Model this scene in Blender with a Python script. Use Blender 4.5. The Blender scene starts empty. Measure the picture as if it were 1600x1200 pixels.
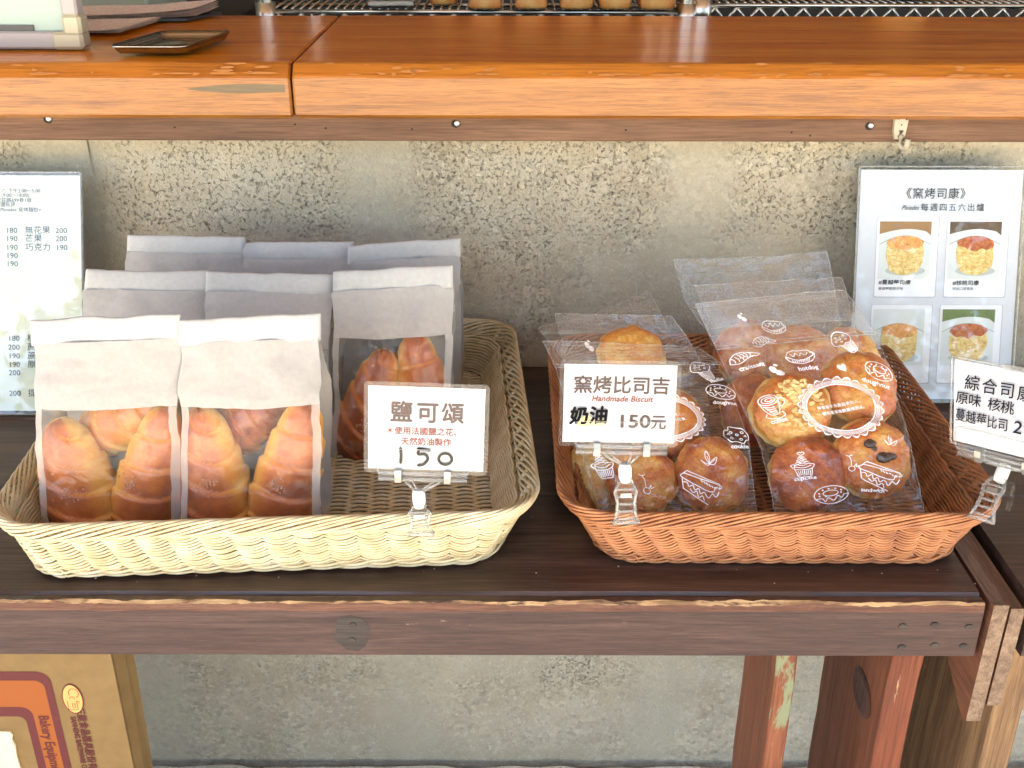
import bpy, math, random
import numpy as np
from math import sin, cos, tan, pi, radians, sqrt, atan2
from mathutils import Vector, Matrix
random.seed(11); RNG = np.random.RandomState(5)
SC = bpy.context.scene; COL = SC.collection

# ------------------------------------------------------------------ camera, sky, sun, exposure
FPX, PITCH, CAMZ = 1704.0, radians(26), 0.5
cd = bpy.data.cameras.new('camera'); cam = bpy.data.objects.new('camera', cd); COL.objects.link(cam)
cam.location = (0, 0, CAMZ); cam.rotation_euler = (radians(90) - PITCH, 0, 0)
cd.sensor_width = 36; cd.lens = 36 * FPX / 1600; cd.clip_start = .02; cd.clip_end = 500
cam.rotation_euler.rotate_axis('Z', radians(0.12))
SC.camera = cam
SUN_EL, SUN_AZ = radians(58), radians(212)      # compass bearing of the sun, seen from the stall: behind the camera, to the left
W = bpy.data.worlds.new('World'); SC.world = W; W.use_nodes = True
nt = W.node_tree; bg = nt.nodes['Background']; sky = nt.nodes.new('ShaderNodeTexSky')
sky.sky_type = 'NISHITA'; sky.sun_disc = False; sky.sun_elevation = SUN_EL; sky.sun_rotation = SUN_AZ
sky.air_density = 1.0; sky.dust_density = 1.0; sky.ozone_density = 1.0
nt.links.new(sky.outputs[0], bg.inputs[0]); bg.inputs[1].default_value = .078
sl = bpy.data.lights.new('sun', 'SUN'); sl.energy = 5.0; sl.angle = radians(.6); sl.color = (1, .93, .82)
sun = bpy.data.objects.new('sun', sl); COL.objects.link(sun)
sd = Vector((sin(SUN_AZ) * cos(SUN_EL), cos(SUN_AZ) * cos(SUN_EL), sin(SUN_EL)))
sun.rotation_euler = sd.to_track_quat('Z', 'Y').to_euler(); sun.location = sd * 5
SC.view_settings.view_transform = 'Standard'; SC.view_settings.look = 'None'
SC.view_settings.exposure = 3.42; SC.view_settings.gamma = 1
SC.render.engine = 'CYCLES'
cy = SC.cycles; cy.max_bounces = 12; cy.diffuse_bounces = 4; cy.glossy_bounces = 4; cy.transmission_bounces = 6
cy.transparent_max_bounces = 40; cy.caustics_reflective = False; cy.caustics_refractive = False
cy.sample_clamp_indirect = 6; cy.use_denoising = True

# ------------------------------------------------------------------ geometry helpers
CAM = np.array((0, 0, CAMZ)); FW = np.array((0, cos(PITCH), -sin(PITCH))); UP = np.array((0, sin(PITCH), cos(PITCH)))
def ray(px, py): return FW + np.array((1., 0, 0)) * ((px - 800) / FPX) - UP * ((py - 600) / FPX)
def at(px, py, y=None, z=None):
    d = ray(px, py); t = (y / d[1]) if y is not None else ((z - CAMZ) / d[2]); return CAM + d * t
def at_plane(px, py, p, n):
    d = ray(px, py); n = np.array(n, float); return CAM + d * (np.dot(np.array(p) - CAM, n) / np.dot(d, n))
LOC = {}
def tag(o, label=None, cat=None, group=None, kind=None):
    if label: o['label'] = label
    if cat: o['category'] = cat
    if group: o['group'] = group
    if kind: o['kind'] = kind
    return o
def thing(name, loc, label, cat, group=None):
    o = bpy.data.objects.new(name, None); COL.objects.link(o); o.location = loc; o.empty_display_size = .02
    LOC[o.name] = np.array(loc, float); return tag(o, label, cat, group)
def mk(name, V, F, mats, parent=None, smooth=False, loc=None, attr=None, midx=None, kind=None):
    """world-space vertices -> one mesh object, its origin at its thing's base"""
    base = LOC[parent.name] if parent is not None else np.array(loc if loc is not None else (0, 0, 0), float)
    V = np.asarray(V, float) - base
    me = bpy.data.meshes.new(name); me.from_pydata(V.tolist(), [], F if isinstance(F, list) else F.tolist())
    for m in (mats if isinstance(mats, (list, tuple)) else [mats]): me.materials.append(m)
    if midx is not None: me.polygons.foreach_set('material_index', np.asarray(midx, np.int32))
    if smooth: me.polygons.foreach_set('use_smooth', np.ones(len(me.polygons), bool))
    if attr is not None:
        for k, a in attr.items():
            at_ = me.attributes.new(k, 'FLOAT', 'POINT'); at_.data.foreach_set('value', np.asarray(a, np.float32))
    me.update()
    o = bpy.data.objects.new(name, me); COL.objects.link(o)
    if parent is not None:
        o.parent = parent; LOC[o.name] = base
    else:
        o.location = base; LOC[o.name] = base
    if kind: o['kind'] = kind
    return o
class MB:
    def __init__(s): s.v = []; s.f = []; s.n = 0; s.m = []
    def add(s, V, F, m=0):
        V = np.asarray(V, float); s.v.append(V)
        s.f += [tuple(int(i) + s.n for i in f) for f in F]; s.m += [m] * len(F); s.n += len(V); return s
    def box(s, x0, x1, y0, y1, z0, z1, b=0, m=0):
        if b <= 0:
            V = [(x, y, z) for x in (x0, x1) for y in (y0, y1) for z in (z0, z1)]
            return s.add(V, [(0, 1, 3, 2), (4, 6, 7, 5), (0, 4, 5, 1), (2, 3, 7, 6), (0, 2, 6, 4), (1, 5, 7, 3)], m)
        V, F = bevbox(x0, x1, y0, y1, z0, z1, b); return s.add(V, F, m)
    def tube(s, P, r, n=6, closed=False, m=0, flat=1.0):
        V, F = tube(P, r, n, closed, flat); return s.add(V, F, m)
    def build(s, name, mats, parent=None, smooth=False, loc=None, kind=None, attr=None):
        return mk(name, np.concatenate(s.v), s.f, mats, parent, smooth, loc, attr, s.m, kind)
def bevbox(x0, x1, y0, y1, z0, z1, b):
    V = []; idx = {}
    for i, (x, sx) in enumerate(((x0, 1), (x1, -1))):
        for j, (y, sy) in enumerate(((y0, 1), (y1, -1))):
            for k, (z, sz) in enumerate(((z0, 1), (z1, -1))):
                for a, p in enumerate(((x, y + sy * b, z + sz * b), (x + sx * b, y, z + sz * b), (x + sx * b, y + sy * b, z))):
                    idx[(i, j, k, a)] = len(V); V.append(p)
    F = []
    q = lambda *l: F.append(tuple(idx[t] for t in l))
    for i in (0, 1): q(*[(i, j, k, 0) for j, k in ((0, 0), (1, 0), (1, 1), (0, 1))])
    for j in (0, 1): q(*[(i, j, k, 1) for i, k in ((0, 0), (1, 0), (1, 1), (0, 1))])
    for k in (0, 1): q(*[(i, j, k, 2) for i, j in ((0, 0), (1, 0), (1, 1), (0, 1))])
    for j in (0, 1):
        for k in (0, 1): q((0, j, k, 1), (1, j, k, 1), (1, j, k, 2), (0, j, k, 2))
    for i in (0, 1):
        for k in (0, 1): q((i, 0, k, 0), (i, 1, k, 0), (i, 1, k, 2), (i, 0, k, 2))
        for j in (0, 1): q((i, j, 0, 0), (i, j, 1, 0), (i, j, 1, 1), (i, j, 0, 1))
    for i in (0, 1):
        for j in (0, 1):
            for k in (0, 1): q((i, j, k, 0), (i, j, k, 1), (i, j, k, 2))
    return np.array(V), F
def tube(P, r, n=6, closed=False, flat=1.0):
    P = np.asarray(P, float); N = len(P)
    if closed: T = np.roll(P, -1, 0) - np.roll(P, 1, 0)
    else: T = np.gradient(P, axis=0)
    T /= np.linalg.norm(T, axis=1)[:, None] + 1e-12
    ref = np.tile((0, 0, 1.), (N, 1)); bad = np.abs(T[:, 2]) > .92; ref[bad] = (0, 1., 0)
    if bad.all() is False and bad.any(): ref[:] = (.31, .2, .93)
    A = np.cross(T, ref); A /= np.linalg.norm(A, axis=1)[:, None] + 1e-12; B = np.cross(T, A)
    a = np.arange(n) * 2 * pi / n; r = np.broadcast_to(np.asarray(r, float), (N,))
    V = P[:, None] + r[:, None, None] * (np.cos(a)[None, :, None] * A[:, None] + flat * np.sin(a)[None, :, None] * B[:, None])
    i = np.arange(N if closed else N - 1)[:, None]; j = np.arange(n)[None]
    i2 = (i + 1) % N; j2 = (j + 1) % n
    F = np.stack([i * n + j, i * n + j2, i2 * n + j2, i2 * n + j], -1).reshape(-1, 4).tolist()
    if not closed: F += [tuple(range(n))[::-1], tuple((N - 1) * n + k for k in range(n))]
    return V.reshape(-1, 3), F
def grid_faces(nu, nv, off=0):
    i = np.arange(nu - 1)[:, None]; j = np.arange(nv - 1)[None]
    return (np.stack([i * nv + j, (i + 1) * nv + j, (i + 1) * nv + j + 1, i * nv + j + 1], -1).reshape(-1, 4) + off).tolist()
def sm(a, b, x): t = np.clip((x - a) / (b - a), 0, 1); return t * t * (3 - 2 * t)
_P = RNG.rand(40, 40, 40)
def noise3(x, y, z):
    x, y, z = np.broadcast_arrays(np.asarray(x, float), y, z)
    xi, yi, zi = np.floor(x).astype(int), np.floor(y).astype(int), np.floor(z).astype(int)
    fx, fy, fz = x - xi, y - yi, z - zi; fx, fy, fz = (f * f * (3 - 2 * f) for f in (fx, fy, fz)); r = 0
    for a in (0, 1):
        for b in (0, 1):
            for c in (0, 1):
                r = r + _P[(xi + a) % 40, (yi + b) % 40, (zi + c) % 40] * (fx if a else 1 - fx) * (fy if b else 1 - fy) * (fz if c else 1 - fz)
    return r * 2 - 1

# ------------------------------------------------------------------ material helpers
def lin(c):
    return tuple((v / 12.92 if v <= .04045 else ((v + .055) / 1.055) ** 2.4) for v in (np.array(c[:3]) / 255.)) + (1,)
class M:
    def __init__(s, name):
        s.m = bpy.data.materials.new(name); s.m.use_nodes = True; s.t = s.m.node_tree; s.p = s.t.nodes['Principled BSDF']
        s.out = s.t.nodes['Material Output']; s._c = None
    def n(s, ty, **k):
        x = s.t.nodes.new('ShaderNode' + ty)
        for a, v in k.items(): setattr(x, a, v)
        return x
    def l(s, a, b): s.t.links.new(a, b)
    def coord(s, sc=(1, 1, 1), rnd=0):
        if s._c is None: s._c = s.n('TexCoord')
        mp = s.n('Mapping'); mp.inputs['Scale'].default_value = sc; s.l(s._c.outputs['Object'], mp.inputs[0])
        if rnd:
            oi = s.n('ObjectInfo'); mu = s.n('Math', operation='MULTIPLY'); mu.inputs[1].default_value = rnd
            s.l(oi.outputs['Random'], mu.inputs[0]); s.l(mu.outputs[0], mp.inputs['Location'])
        return mp.outputs[0]
    def noise(s, scale, sc=(1, 1, 1), det=6, rough=.55, dist=0, rnd=0):
        x = s.n('TexNoise'); x.inputs['Scale'].default_value = scale; x.inputs['Detail'].default_value = det
        x.inputs['Roughness'].default_value = rough; x.inputs['Distortion'].default_value = dist; s.l(s.coord(sc, rnd), x.inputs[0]); return x.outputs[0]
    def voro(s, scale, feature='F1', sc=(1, 1, 1), out='Distance'):
        x = s.n('TexVoronoi', feature=feature); x.inputs['Scale'].default_value = scale; s.l(s.coord(sc), x.inputs['Vector']); return x.outputs[out]
    def ramp(s, fac, stops):
        x = s.n('ValToRGB'); e = x.color_ramp.elements
        while len(e) < len(stops): e.new(.5)
        for k, (p, c) in enumerate(stops):
            e[k].position = p; e[k].color = c if len(c) == 4 else tuple(c) + (1,)
        s.l(fac, x.inputs[0]); return x.outputs[0]
    def f(s, fac, lo, hi, a=0., b=1.):
        x = s.n('MapRange'); x.inputs['From Min'].default_value = lo; x.inputs['From Max'].default_value = hi
        x.inputs['To Min'].default_value = a; x.inputs['To Max'].default_value = b; s.l(fac, x.inputs[0]); return x.outputs[0]
    def mix(s, fac, a, b, mode='MIX'):
        x = s.n('Mix', data_type='RGBA', blend_type=mode)
        for i, v in ((0, fac), (6, a), (7, b)):
            if isinstance(v, (int, float)): x.inputs[i].default_value = v
            elif isinstance(v, tuple): x.inputs[i].default_value = v
            else: s.l(v, x.inputs[i])
        return x.outputs[2]
    def math(s, op, a, b=0.):
        x = s.n('Math', operation=op)
        for i, v in ((0, a), (1, b)):
            if isinstance(v, (int, float)): x.inputs[i].default_value = v
            else: s.l(v, x.inputs[i])
        return x.outputs[0]
    def bump(s, h, st, d=.001, to=None):
        x = s.n('Bump'); x.inputs['Strength'].default_value = st; x.inputs['Distance'].default_value = d; s.l(h, x.inputs['Height'])
        if s.__dict__.get('_b') is not None: s.l(s._b, x.inputs['Normal'])
        s._b = x.outputs[0]; s.l(s._b, s.p.inputs['Normal']); return s._b
    def set(s, **k):
        for a, v in k.items():
            i = s.p.inputs[a.replace('_', ' ')]
            if isinstance(v, (int, float, tuple)): i.default_value = v
            else: s.l(v, i)
        return s
def plain(name, c, rough=.5, **k):
    m = M(name); m.set(Base_Color=c if len(c) == 4 else tuple(c) + (1,), Roughness=rough, **k); return m.m

def wood(name, dark, mid, light, axis=0, rough=.5, bump=.3, grain=1., wear=None, wear_amt=.62, coat=0, spot=None):
    m = M(name); st = [1, 1, 1]; st[axis] = .06; st = tuple(st)
    a = m.noise(38 * grain, st, 8, .6, 1.2, rnd=7); b = m.noise(260 * grain, tuple(v if v == 1 else .03 for v in st), 4, .7, 0, rnd=3)
    c = m.ramp(a, [(.3, dark), (.5, mid), (.72, light)])
    c = m.mix(m.f(b, .45, .75, 0, .5), c, tuple(v * .55 for v in dark[:3]) + (1,))
    b3 = m.noise(620 * grain, tuple(v if v == 1 else .035 for v in st), 3, .7, .3, rnd=4)
    c = m.mix(m.f(b3, .50, .62, 0, .5), c, tuple(v * .62 for v in dark[:3]) + (1,)); c = m.mix(m.f(b3, .46, .36, 0, .35), c, light)
    c = m.mix(m.f(m.noise(7, rnd=2), .35, .7, 0, .3), c, tuple(v * .8 for v in mid[:3]) + (1,))
    if wear:
        w = m.noise(26, tuple(v if v == 1 else .25 for v in st), 10, .72, .4, rnd=5)
        c = m.mix(m.f(w, wear_amt, wear_amt + .04), c, wear)
    if spot: c = m.mix(m.f(m.noise(700, (1, 1, 1), 1), .72, .76, 0, .8), c, spot)
    m.set(Base_Color=c, Roughness=m.f(b, .3, .8, rough * .85, min(1, rough * 1.2)))
    m.bump(b, bump, .0006); m.bump(a, bump * .6, .0008)
    if coat: m.set(Coat_Weight=coat, Coat_Roughness=.09)
    return m.m

MAT = {}
D = MAT
# weathered dark bench boards, their pinkish-brown apron, the worn pale edge
D['bench_top'] = wood('bench_top_wood', lin((44, 32, 27)), lin((72, 54, 46)), lin((106, 82, 70)), 0, .36, .35, 1.1)
D['apron'] = wood('bench_apron_wood', lin((48, 32, 27)), lin((66, 45, 39)), lin((84, 61, 53)), 0, .7, .7, 2.4, wear=lin((150, 118, 108)), wear_amt=.66)
D['worn'] = wood('worn_edge_wood', lin((70, 44, 32)), lin((94, 60, 44)), lin((120, 84, 64)), 0, .8, .9, 2.6)
D['nailstain'] = wood('stained_wood', lin((40, 34, 30)), lin((54, 46, 41)), lin((70, 60, 54)), 0, .75, .5, 1.6)
D['leg_red'] = wood('red_painted_leg_wood', lin((88, 46, 28)), lin((112, 62, 38)), lin((136, 80, 50)), 2, .65, .4, .9, wear=lin((186, 160, 118)), wear_amt=.64)
D['leg_green'] = wood('flaking_green_leg_wood', lin((98, 50, 28)), lin((122, 66, 38)), lin((140, 86, 54)), 2, .7, .5, 1.2, wear=lin((118, 122, 92)), wear_amt=.52)
D['leg_orange'] = wood('orange_leg_wood', lin((90, 42, 22)), lin((114, 56, 30)), lin((134, 74, 42)), 2, .65, .4, .8, wear=lin((205, 178, 138)), wear_amt=.66)
D['leg_brown'] = wood('brown_flaking_leg_wood', lin((84, 60, 40)), lin((126, 94, 62)), lin((168, 134, 92)), 2, .75, .6, 1., wear=lin((205, 195, 175)), wear_amt=.66)
D['gusset'] = wood('gusset_wood', lin((70, 40, 26)), lin((104, 62, 40)), lin((132, 84, 56)), 1, .7, .7, 1.3)
D['endgrain'] = wood('sawn_end_wood', lin((84, 66, 52)), lin((124, 100, 80)), lin((160, 136, 112)), 1, .8, .9, 2.0)
D['counter'] = wood('varnished_counter_wood', lin((196, 98, 12)), lin((236, 136, 22)), lin((244, 162, 44)), 0, .24, .05, .75, wear=lin((205, 132, 62)), wear_amt=.7, coat=.15)
D['counter_face'] = wood('varnished_face_wood', lin((108, 62, 14)), lin((146, 90, 26)), lin((160, 106, 38)), 0, .5, .35, 1.7, coat=.18)
D['chamfer'] = wood('varnished_chamfer_wood', lin((126, 68, 14)), lin((156, 90, 22)), lin((174, 108, 36)), 0, .35, .3, .8, wear=lin((206, 142, 78)), wear_amt=.62, coat=.6)
D['lower_board'] = wood('raw_brown_board_wood', lin((82, 56, 38)), lin((104, 74, 52)), lin((122, 92, 68)), 0, .8, .4, 1.2)
D['knot'] = wood('filler_patch', lin((84, 66, 34)), lin((98, 78, 44)), lin((110, 90, 54)), 0, .45, .1, 1.)

def concrete(name, smooth=0.):
    m = M(name)
    big = m.noise(5, det=5, rough=.6); med = m.noise(30, det=8, rough=.65); fine = m.noise(320, det=5, rough=.7)
    c = m.ramp(big, [(.3, lin((150, 138, 116))), (.52, lin((172, 160, 136))), (.72, lin((192, 180, 156)))])
    c = m.mix(m.f(med, .42, .66, 0, .5), c, lin((172, 167, 152)))
    c = m.mix(m.f(fine, .5, .72, 0, .6), c, lin((198, 190, 170)))
    cell = m.voro(185, out='Color'); sc_ = m.n('SeparateColor'); m.l(cell, sc_.inputs[0]); cz = sc_.outputs[0]
    gm = m.f(m.math('ADD', m.noise(6.5, det=3), m.math('MULTIPLY', m.math('SUBTRACT', m.noise(30, det=3), .5), .5)), .40, .56, .12, 1.)
    c = m.mix(m.math('MULTIPLY', gm, m.f(cz, .62, 1., 0, .38)), c, lin((218, 204, 174))); c = m.mix(m.math('MULTIPLY', gm, m.f(cz, .3, .0, 0, .34)), c, lin((104, 95, 78)))
    # chips of aggregate and dark open pores between them
    agg = m.voro(170); c = m.mix(m.math('MULTIPLY', m.f(agg, .12, .34, .5, 0), m.f(m.noise(120, det=2), .5, .62)), c, lin((212, 202, 176)))
    sp = m.n('SeparateXYZ'); m.l(m.coord(), sp.inputs[0])
    band = m.math('PINGPONG', m.math('ADD', m.math('ADD', sp.outputs[0], .104 + .3175 * 8), m.math('MULTIPLY', m.noise(9, det=2), .06)), .15875)   # 0 at a vertical joint: smeared mortar
    band = m.f(band, .022, .055); upz = m.math('ADD', m.f(sp.outputs[2], .74, .78, 0., .16), m.f(sp.outputs[2], .12, .17, -.2, 0.))
    poro = m.math('MULTIPLY', band, m.f(m.math('ADD', m.math('ADD', m.noise(6.5, det=3), upz), m.math('MULTIPLY', med, .35)), .60, .78))
    c = m.mix(m.f(band, 0, 1, .55, 0), c, lin((170, 162, 142)))
    pit = m.math('MULTIPLY', m.f(m.noise(250, det=5, rough=.72, dist=.25), .545 + smooth * .06, .70 + smooth * .05), poro)
    pit2 = m.f(m.noise(110, det=5, rough=.75, dist=.8), .68, .74)
    pits = m.math('MAXIMUM', pit, pit2)
    c = m.mix(m.math('MULTIPLY', pits, .68), c, lin((58, 54, 48)))
    m.set(Base_Color=c, Roughness=.93)
    m.bump(med, .6, .005); m.bump(fine, .8, .0022); m.bump(m.noise(150, det=4, rough=.65), .6, .003); m.bump(m.math('MULTIPLY', pits, -1), .8, .003)
    return m.m
D['concrete'] = concrete('pitted_concrete')
D['mortar'] = concrete('mortar_smear', 1.)
D['footing'] = concrete('rough_footing_concrete')

def film(name, tint=(1, 1, 1), veil=.03, ior=1.7, rough=.05, bst=.35, bsc=60, ripple=.5):
    m = M(name); m.t.nodes.remove(m.p)
    a = m.n('BsdfTransparent'); a.inputs[0].default_value = tuple(tint) + (1,)
    g = m.n('BsdfGlossy'); g.inputs['Roughness'].default_value = rough
    d = m.n('BsdfDiffuse'); d.inputs[0].default_value = (.9, .9, .9, 1)
    fr = m.n('Fresnel'); fr.inputs[0].default_value = ior
    nz = m.noise(bsc, (1, 1, 1), 3, .5, ripple); bp = m.n('Bump'); bp.inputs['Strength'].default_value = bst; bp.inputs['Distance'].default_value = .004
    m.l(nz, bp.inputs['Height'])
    for x in (g, fr): m.l(bp.outputs[0], x.inputs['Normal'])
    ge = m.n('NewGeometry'); m.l(m.f(ge.outputs['Backfacing'], 0, 1, ior, 1 / ior), fr.inputs[0])   # thin sheet: same reflection from either side
    m1 = m.n('MixShader'); m1.inputs[0].default_value = veil; m.l(a.outputs[0], m1.inputs[1]); m.l(d.outputs[0], m1.inputs[2])
    m2 = m.n('MixShader'); m.l(fr.outputs[0], m2.inputs[0]); m.l(m1.outputs[0], m2.inputs[1]); m.l(g.outputs[0], m2.inputs[2])
    m.l(m2.outputs[0], m.out.inputs[0]); return m.m
D['film'] = film('clear_bag_film', (.99, .985, .97), .012, 1.5, .045, .5, 60, 1.)
D['window'] = film('bread_bag_window_film', (.99, .98, .965), .012, 1.38, .04, .6, 55, 1.6)
D['pouch'] = film('laminate_pouch', (.98, .98, .98), .02, 1.3, .08, .03, 20)
D['acryl'] = film('clear_acrylic', (.985, .99, .99), .0, 1.25, .04, .05, 40)
D['acryl_edge'] = film('acrylic_edge', (.86, .88, .87), .10, 1.7, .05, .1, 60)
D['pane'] = film('acrylic_menu_pane', (.98, .985, .98), .0, 1.5, .02, .0, 5)
D['header'] = film('ribbed_bag_header_film', (.96, .95, .93), .07, 1.55, .08, .25, 80)
def paper(name, c, trans=.25, rough=.8, fib=.06):
    m = M(name); col = m.mix(m.f(m.noise(240, det=4, rough=.7), .35, .7), c, tuple(v * (1 - fib * 2) for v in c[:3]) + (1,))
    m.set(Base_Color=col, Roughness=rough); m.bump(m.noise(600, det=3), .15, .0003)
    tr = m.n('BsdfTranslucent'); m.l(col, tr.inputs[0]); mx = m.n('MixShader'); mx.inputs[0].default_value = trans
    m.l(m.p.outputs[0], mx.inputs[1]); m.l(tr.outputs[0], mx.inputs[2]); m.l(mx.outputs[0], m.out.inputs[0]); return m.m
D['bag_paper'] = paper('frosted_bag_paper', lin((186, 183, 179)), .3)
D['bag_fold'] = paper('folded_bag_top_paper', lin((188, 188, 184)), .1)
def frosted(name):
    m = M(name); m.set(Base_Color=lin((200, 196, 190)), Roughness=.45)
    a = m.n('BsdfTransparent'); mx = m.n('MixShader'); mx.inputs[0].default_value = .62
    m.l(m.p.outputs[0], mx.inputs[1]); m.l(a.outputs[0], mx.inputs[2]); m.l(mx.outputs[0], m.out.inputs[0]); return m.m
D['frost'] = frosted('frosted_gusset_film')
D['white_print'] = plain('white_bag_print', (.9, .89, .9), .5)
D['white_plastic'] = plain('white_plastic', (.72, .73, .7), .35)
D['cream_plastic'] = plain('aged_cream_plastic', lin((160, 152, 130)), .45)
D['black_ink'] = plain('black_marker_ink', (.006, .0055, .0055), .9, Specular_IOR_Level=.15)
D['brown_ink'] = plain('brown_sign_ink', lin((70, 50, 42)), .8)
D['rust_ink'] = plain('rust_sign_ink', lin((124, 56, 40)), .8)
D['grey_ink'] = plain('grey_menu_ink', lin((62, 62, 68)), .8)
D['line_ink'] = plain('pale_rust_line_ink', lin((206, 172, 160)), .6)
D['spatula_ink'] = plain('cream_print_ink', lin((232, 214, 192)), .6)
D['card'] = paper('white_sign_card', lin((192, 192, 196)), .08, .7, .01)
D['butter'] = plain('butter_print_yellow', lin((228, 204, 140)), .6)
D['dish'] = plain('dish_print_lilac', lin((214, 218, 236)), .6)
def rattan(name, c1, c2, c3):
    m = M(name); a = m.noise(60, det=3, rnd=3); c = m.ramp(a, [(.3, c1), (.5, c2), (.7, c3)])
    m.set(Base_Color=c, Roughness=.38); m.bump(m.noise(900, (1, 1, 1), 2), .08, .0003); return m.m
D['cream_rattan'] = rattan('cream_rattan', lin((178, 158, 116)), lin((196, 180, 142)), lin((208, 196, 166)))
D['brown_rattan'] = rattan('terracotta_rattan', lin((132, 80, 48)), lin((158, 102, 62)), lin((176, 120, 78)))

def bread(name, stops, gloss=.4, bsc=60, coat=0., mott=.25, bst=.25):
    m = M(name); a = m.n('Attribute'); a.attribute_name = 'bake'
    v = m.math('ADD', a.outputs['Fac'], m.f(m.noise(70, det=6, rough=.65, rnd=9), .3, .7, -mott, mott))
    v = m.math('ADD', v, m.f(m.noise(420, det=3), .3, .7, -mott * .3, mott * .3))
    m.set(Base_Color=m.ramp(v, stops), Roughness=gloss, Subsurface_Weight=.12, Subsurface_Radius=(.006, .003, .001), Subsurface_Scale=.5)
    if coat: m.set(Coat_Weight=coat, Coat_Roughness=.12)
    m.bump(m.noise(bsc, det=6, rough=.6), bst, .003); m.bump(m.noise(500, det=3), .25, .0006); return m.m
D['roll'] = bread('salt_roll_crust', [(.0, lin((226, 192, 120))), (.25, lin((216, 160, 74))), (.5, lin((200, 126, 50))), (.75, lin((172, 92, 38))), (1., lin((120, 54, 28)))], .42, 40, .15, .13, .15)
D['biscuit'] = bread('glazed_biscuit_crust', [(.0, lin((228, 202, 138))), (.3, lin((216, 166, 82))), (.55, lin((200, 118, 44))), (.8, lin((170, 78, 28))), (1., lin((120, 48, 20)))], .42, 130, .3, .26, 1.)
D['loaf'] = bread('loaf_crust', [(.0, lin((226, 176, 104))), (.4, lin((204, 134, 62))), (.7, lin((172, 94, 36))), (1., lin((126, 60, 22)))], .5, 30, 0, .2, .2)
D['salt'] = plain('toasted_salt', lin((186, 138, 112)), .15)
D['oat'] = plain('oat_flakes', lin((232, 200, 138)), .6)
D['berry'] = plain('dark_berry', lin((52, 34, 26)), .3)
D['chrome'] = plain('chromed_wire', (.62, .58, .5), .28, Metallic=1.0)
D['steel'] = plain('brushed_steel_tray', (.42, .38, .33), .2, Metallic=1.0)
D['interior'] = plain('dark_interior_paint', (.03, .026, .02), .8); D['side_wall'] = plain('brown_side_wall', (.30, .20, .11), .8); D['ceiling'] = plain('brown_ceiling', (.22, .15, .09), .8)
D['mint'] = plain('mint_board_face', lin((134, 154, 146)), .35)
D['frame_white'] = plain('lilac_white_frame', lin((146, 140, 140)), .5)
D['black'] = plain('black_plastic', (.02, .02, .022), .4)
D['ground'] = plain('pale_concrete_paving', (.58, .51, .41), .9)
D['unseen_shade_roof'] = wood('unseen_roof_boards', lin((96, 76, 56)), lin((122, 98, 74)), lin((140, 116, 90)), 0, .8, .2)
D['leaf'] = plain('tree_leaves', (.07, .12, .03), .5)
D['bark'] = wood('tree_bark', lin((60, 48, 38)), lin((84, 68, 54)), lin((104, 88, 70)), 2, .9, .8)
D['screwhead'] = plain('zinc_screw', (.75, .75, .74), .3, Metallic=.6)
D['hole'] = plain('dark_hole', (.01, .008, .006), .9)
def box_card():
    m = M('kraft_cardboard'); c = m.mix(m.f(m.noise(40, det=6), .35, .7), lin((112, 86, 46)), lin((124, 98, 56)))
    m.set(Base_Color=c, Roughness=.75); m.bump(m.noise(220, (1, 1, .1), 3), .15, .0006); return m.m
D['kraft'] = box_card()
def print_ink(name, c, k):
    m = M(name); m.set(Base_Color=m.mix(m.f(m.noise(60, det=8, rough=.75), .66, .7, 0, .5), c, k), Roughness=.7); return m.m
D['box_red'] = print_ink('dark_red_carton_ink', lin((84, 24, 24)), lin((130, 70, 40)))
D['box_orange'] = print_ink('orange_carton_ink', lin((140, 72, 12)), lin((148, 92, 38)))
D['box_label'] = paper('pale_carton_label', lin((236, 214, 170)), .05)

# ------------------------------------------------------------------ lettering
def text_mesh(s, size, bold=0., sx=1., align='CENTER', spacing=1.):
    c = bpy.data.curves.new('t', 'FONT'); c.body = s; c.size = size; c.resolution_u = 3
    c.align_x = align; c.space_character = spacing
    o = bpy.data.objects.new('t', c); COL.objects.link(o); bpy.context.view_layer.update()
    me = bpy.data.meshes.new_from_object(o.evaluated_get(bpy.context.evaluated_depsgraph_get()))
    V = np.array([v.co[:] for v in me.vertices]).reshape(-1, 3); F = [tuple(p.vertices) for p in me.polygons]
    bpy.data.objects.remove(o); bpy.data.curves.remove(c); bpy.data.meshes.remove(me)
    V[:, 0] *= sx; V = V[:, :2]
    return V, F
def embolden(V, F, b):
    """heavier strokes: shifted copies, each a hair above the last -> V, F, extra height"""
    if b <= 0: return V, F, np.zeros(len(V))
    sh = [(0, 0), (b, 0), (-b, 0), (0, b), (0, -b), (b * .7, b * .7), (-b * .7, -b * .7)]; n = len(V)
    return np.concatenate([V + d for d in sh]), [tuple(i + k * n for i in f) for k in range(len(sh)) for f in F], np.repeat(np.arange(len(sh)) * 1.5e-5, n)
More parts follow.
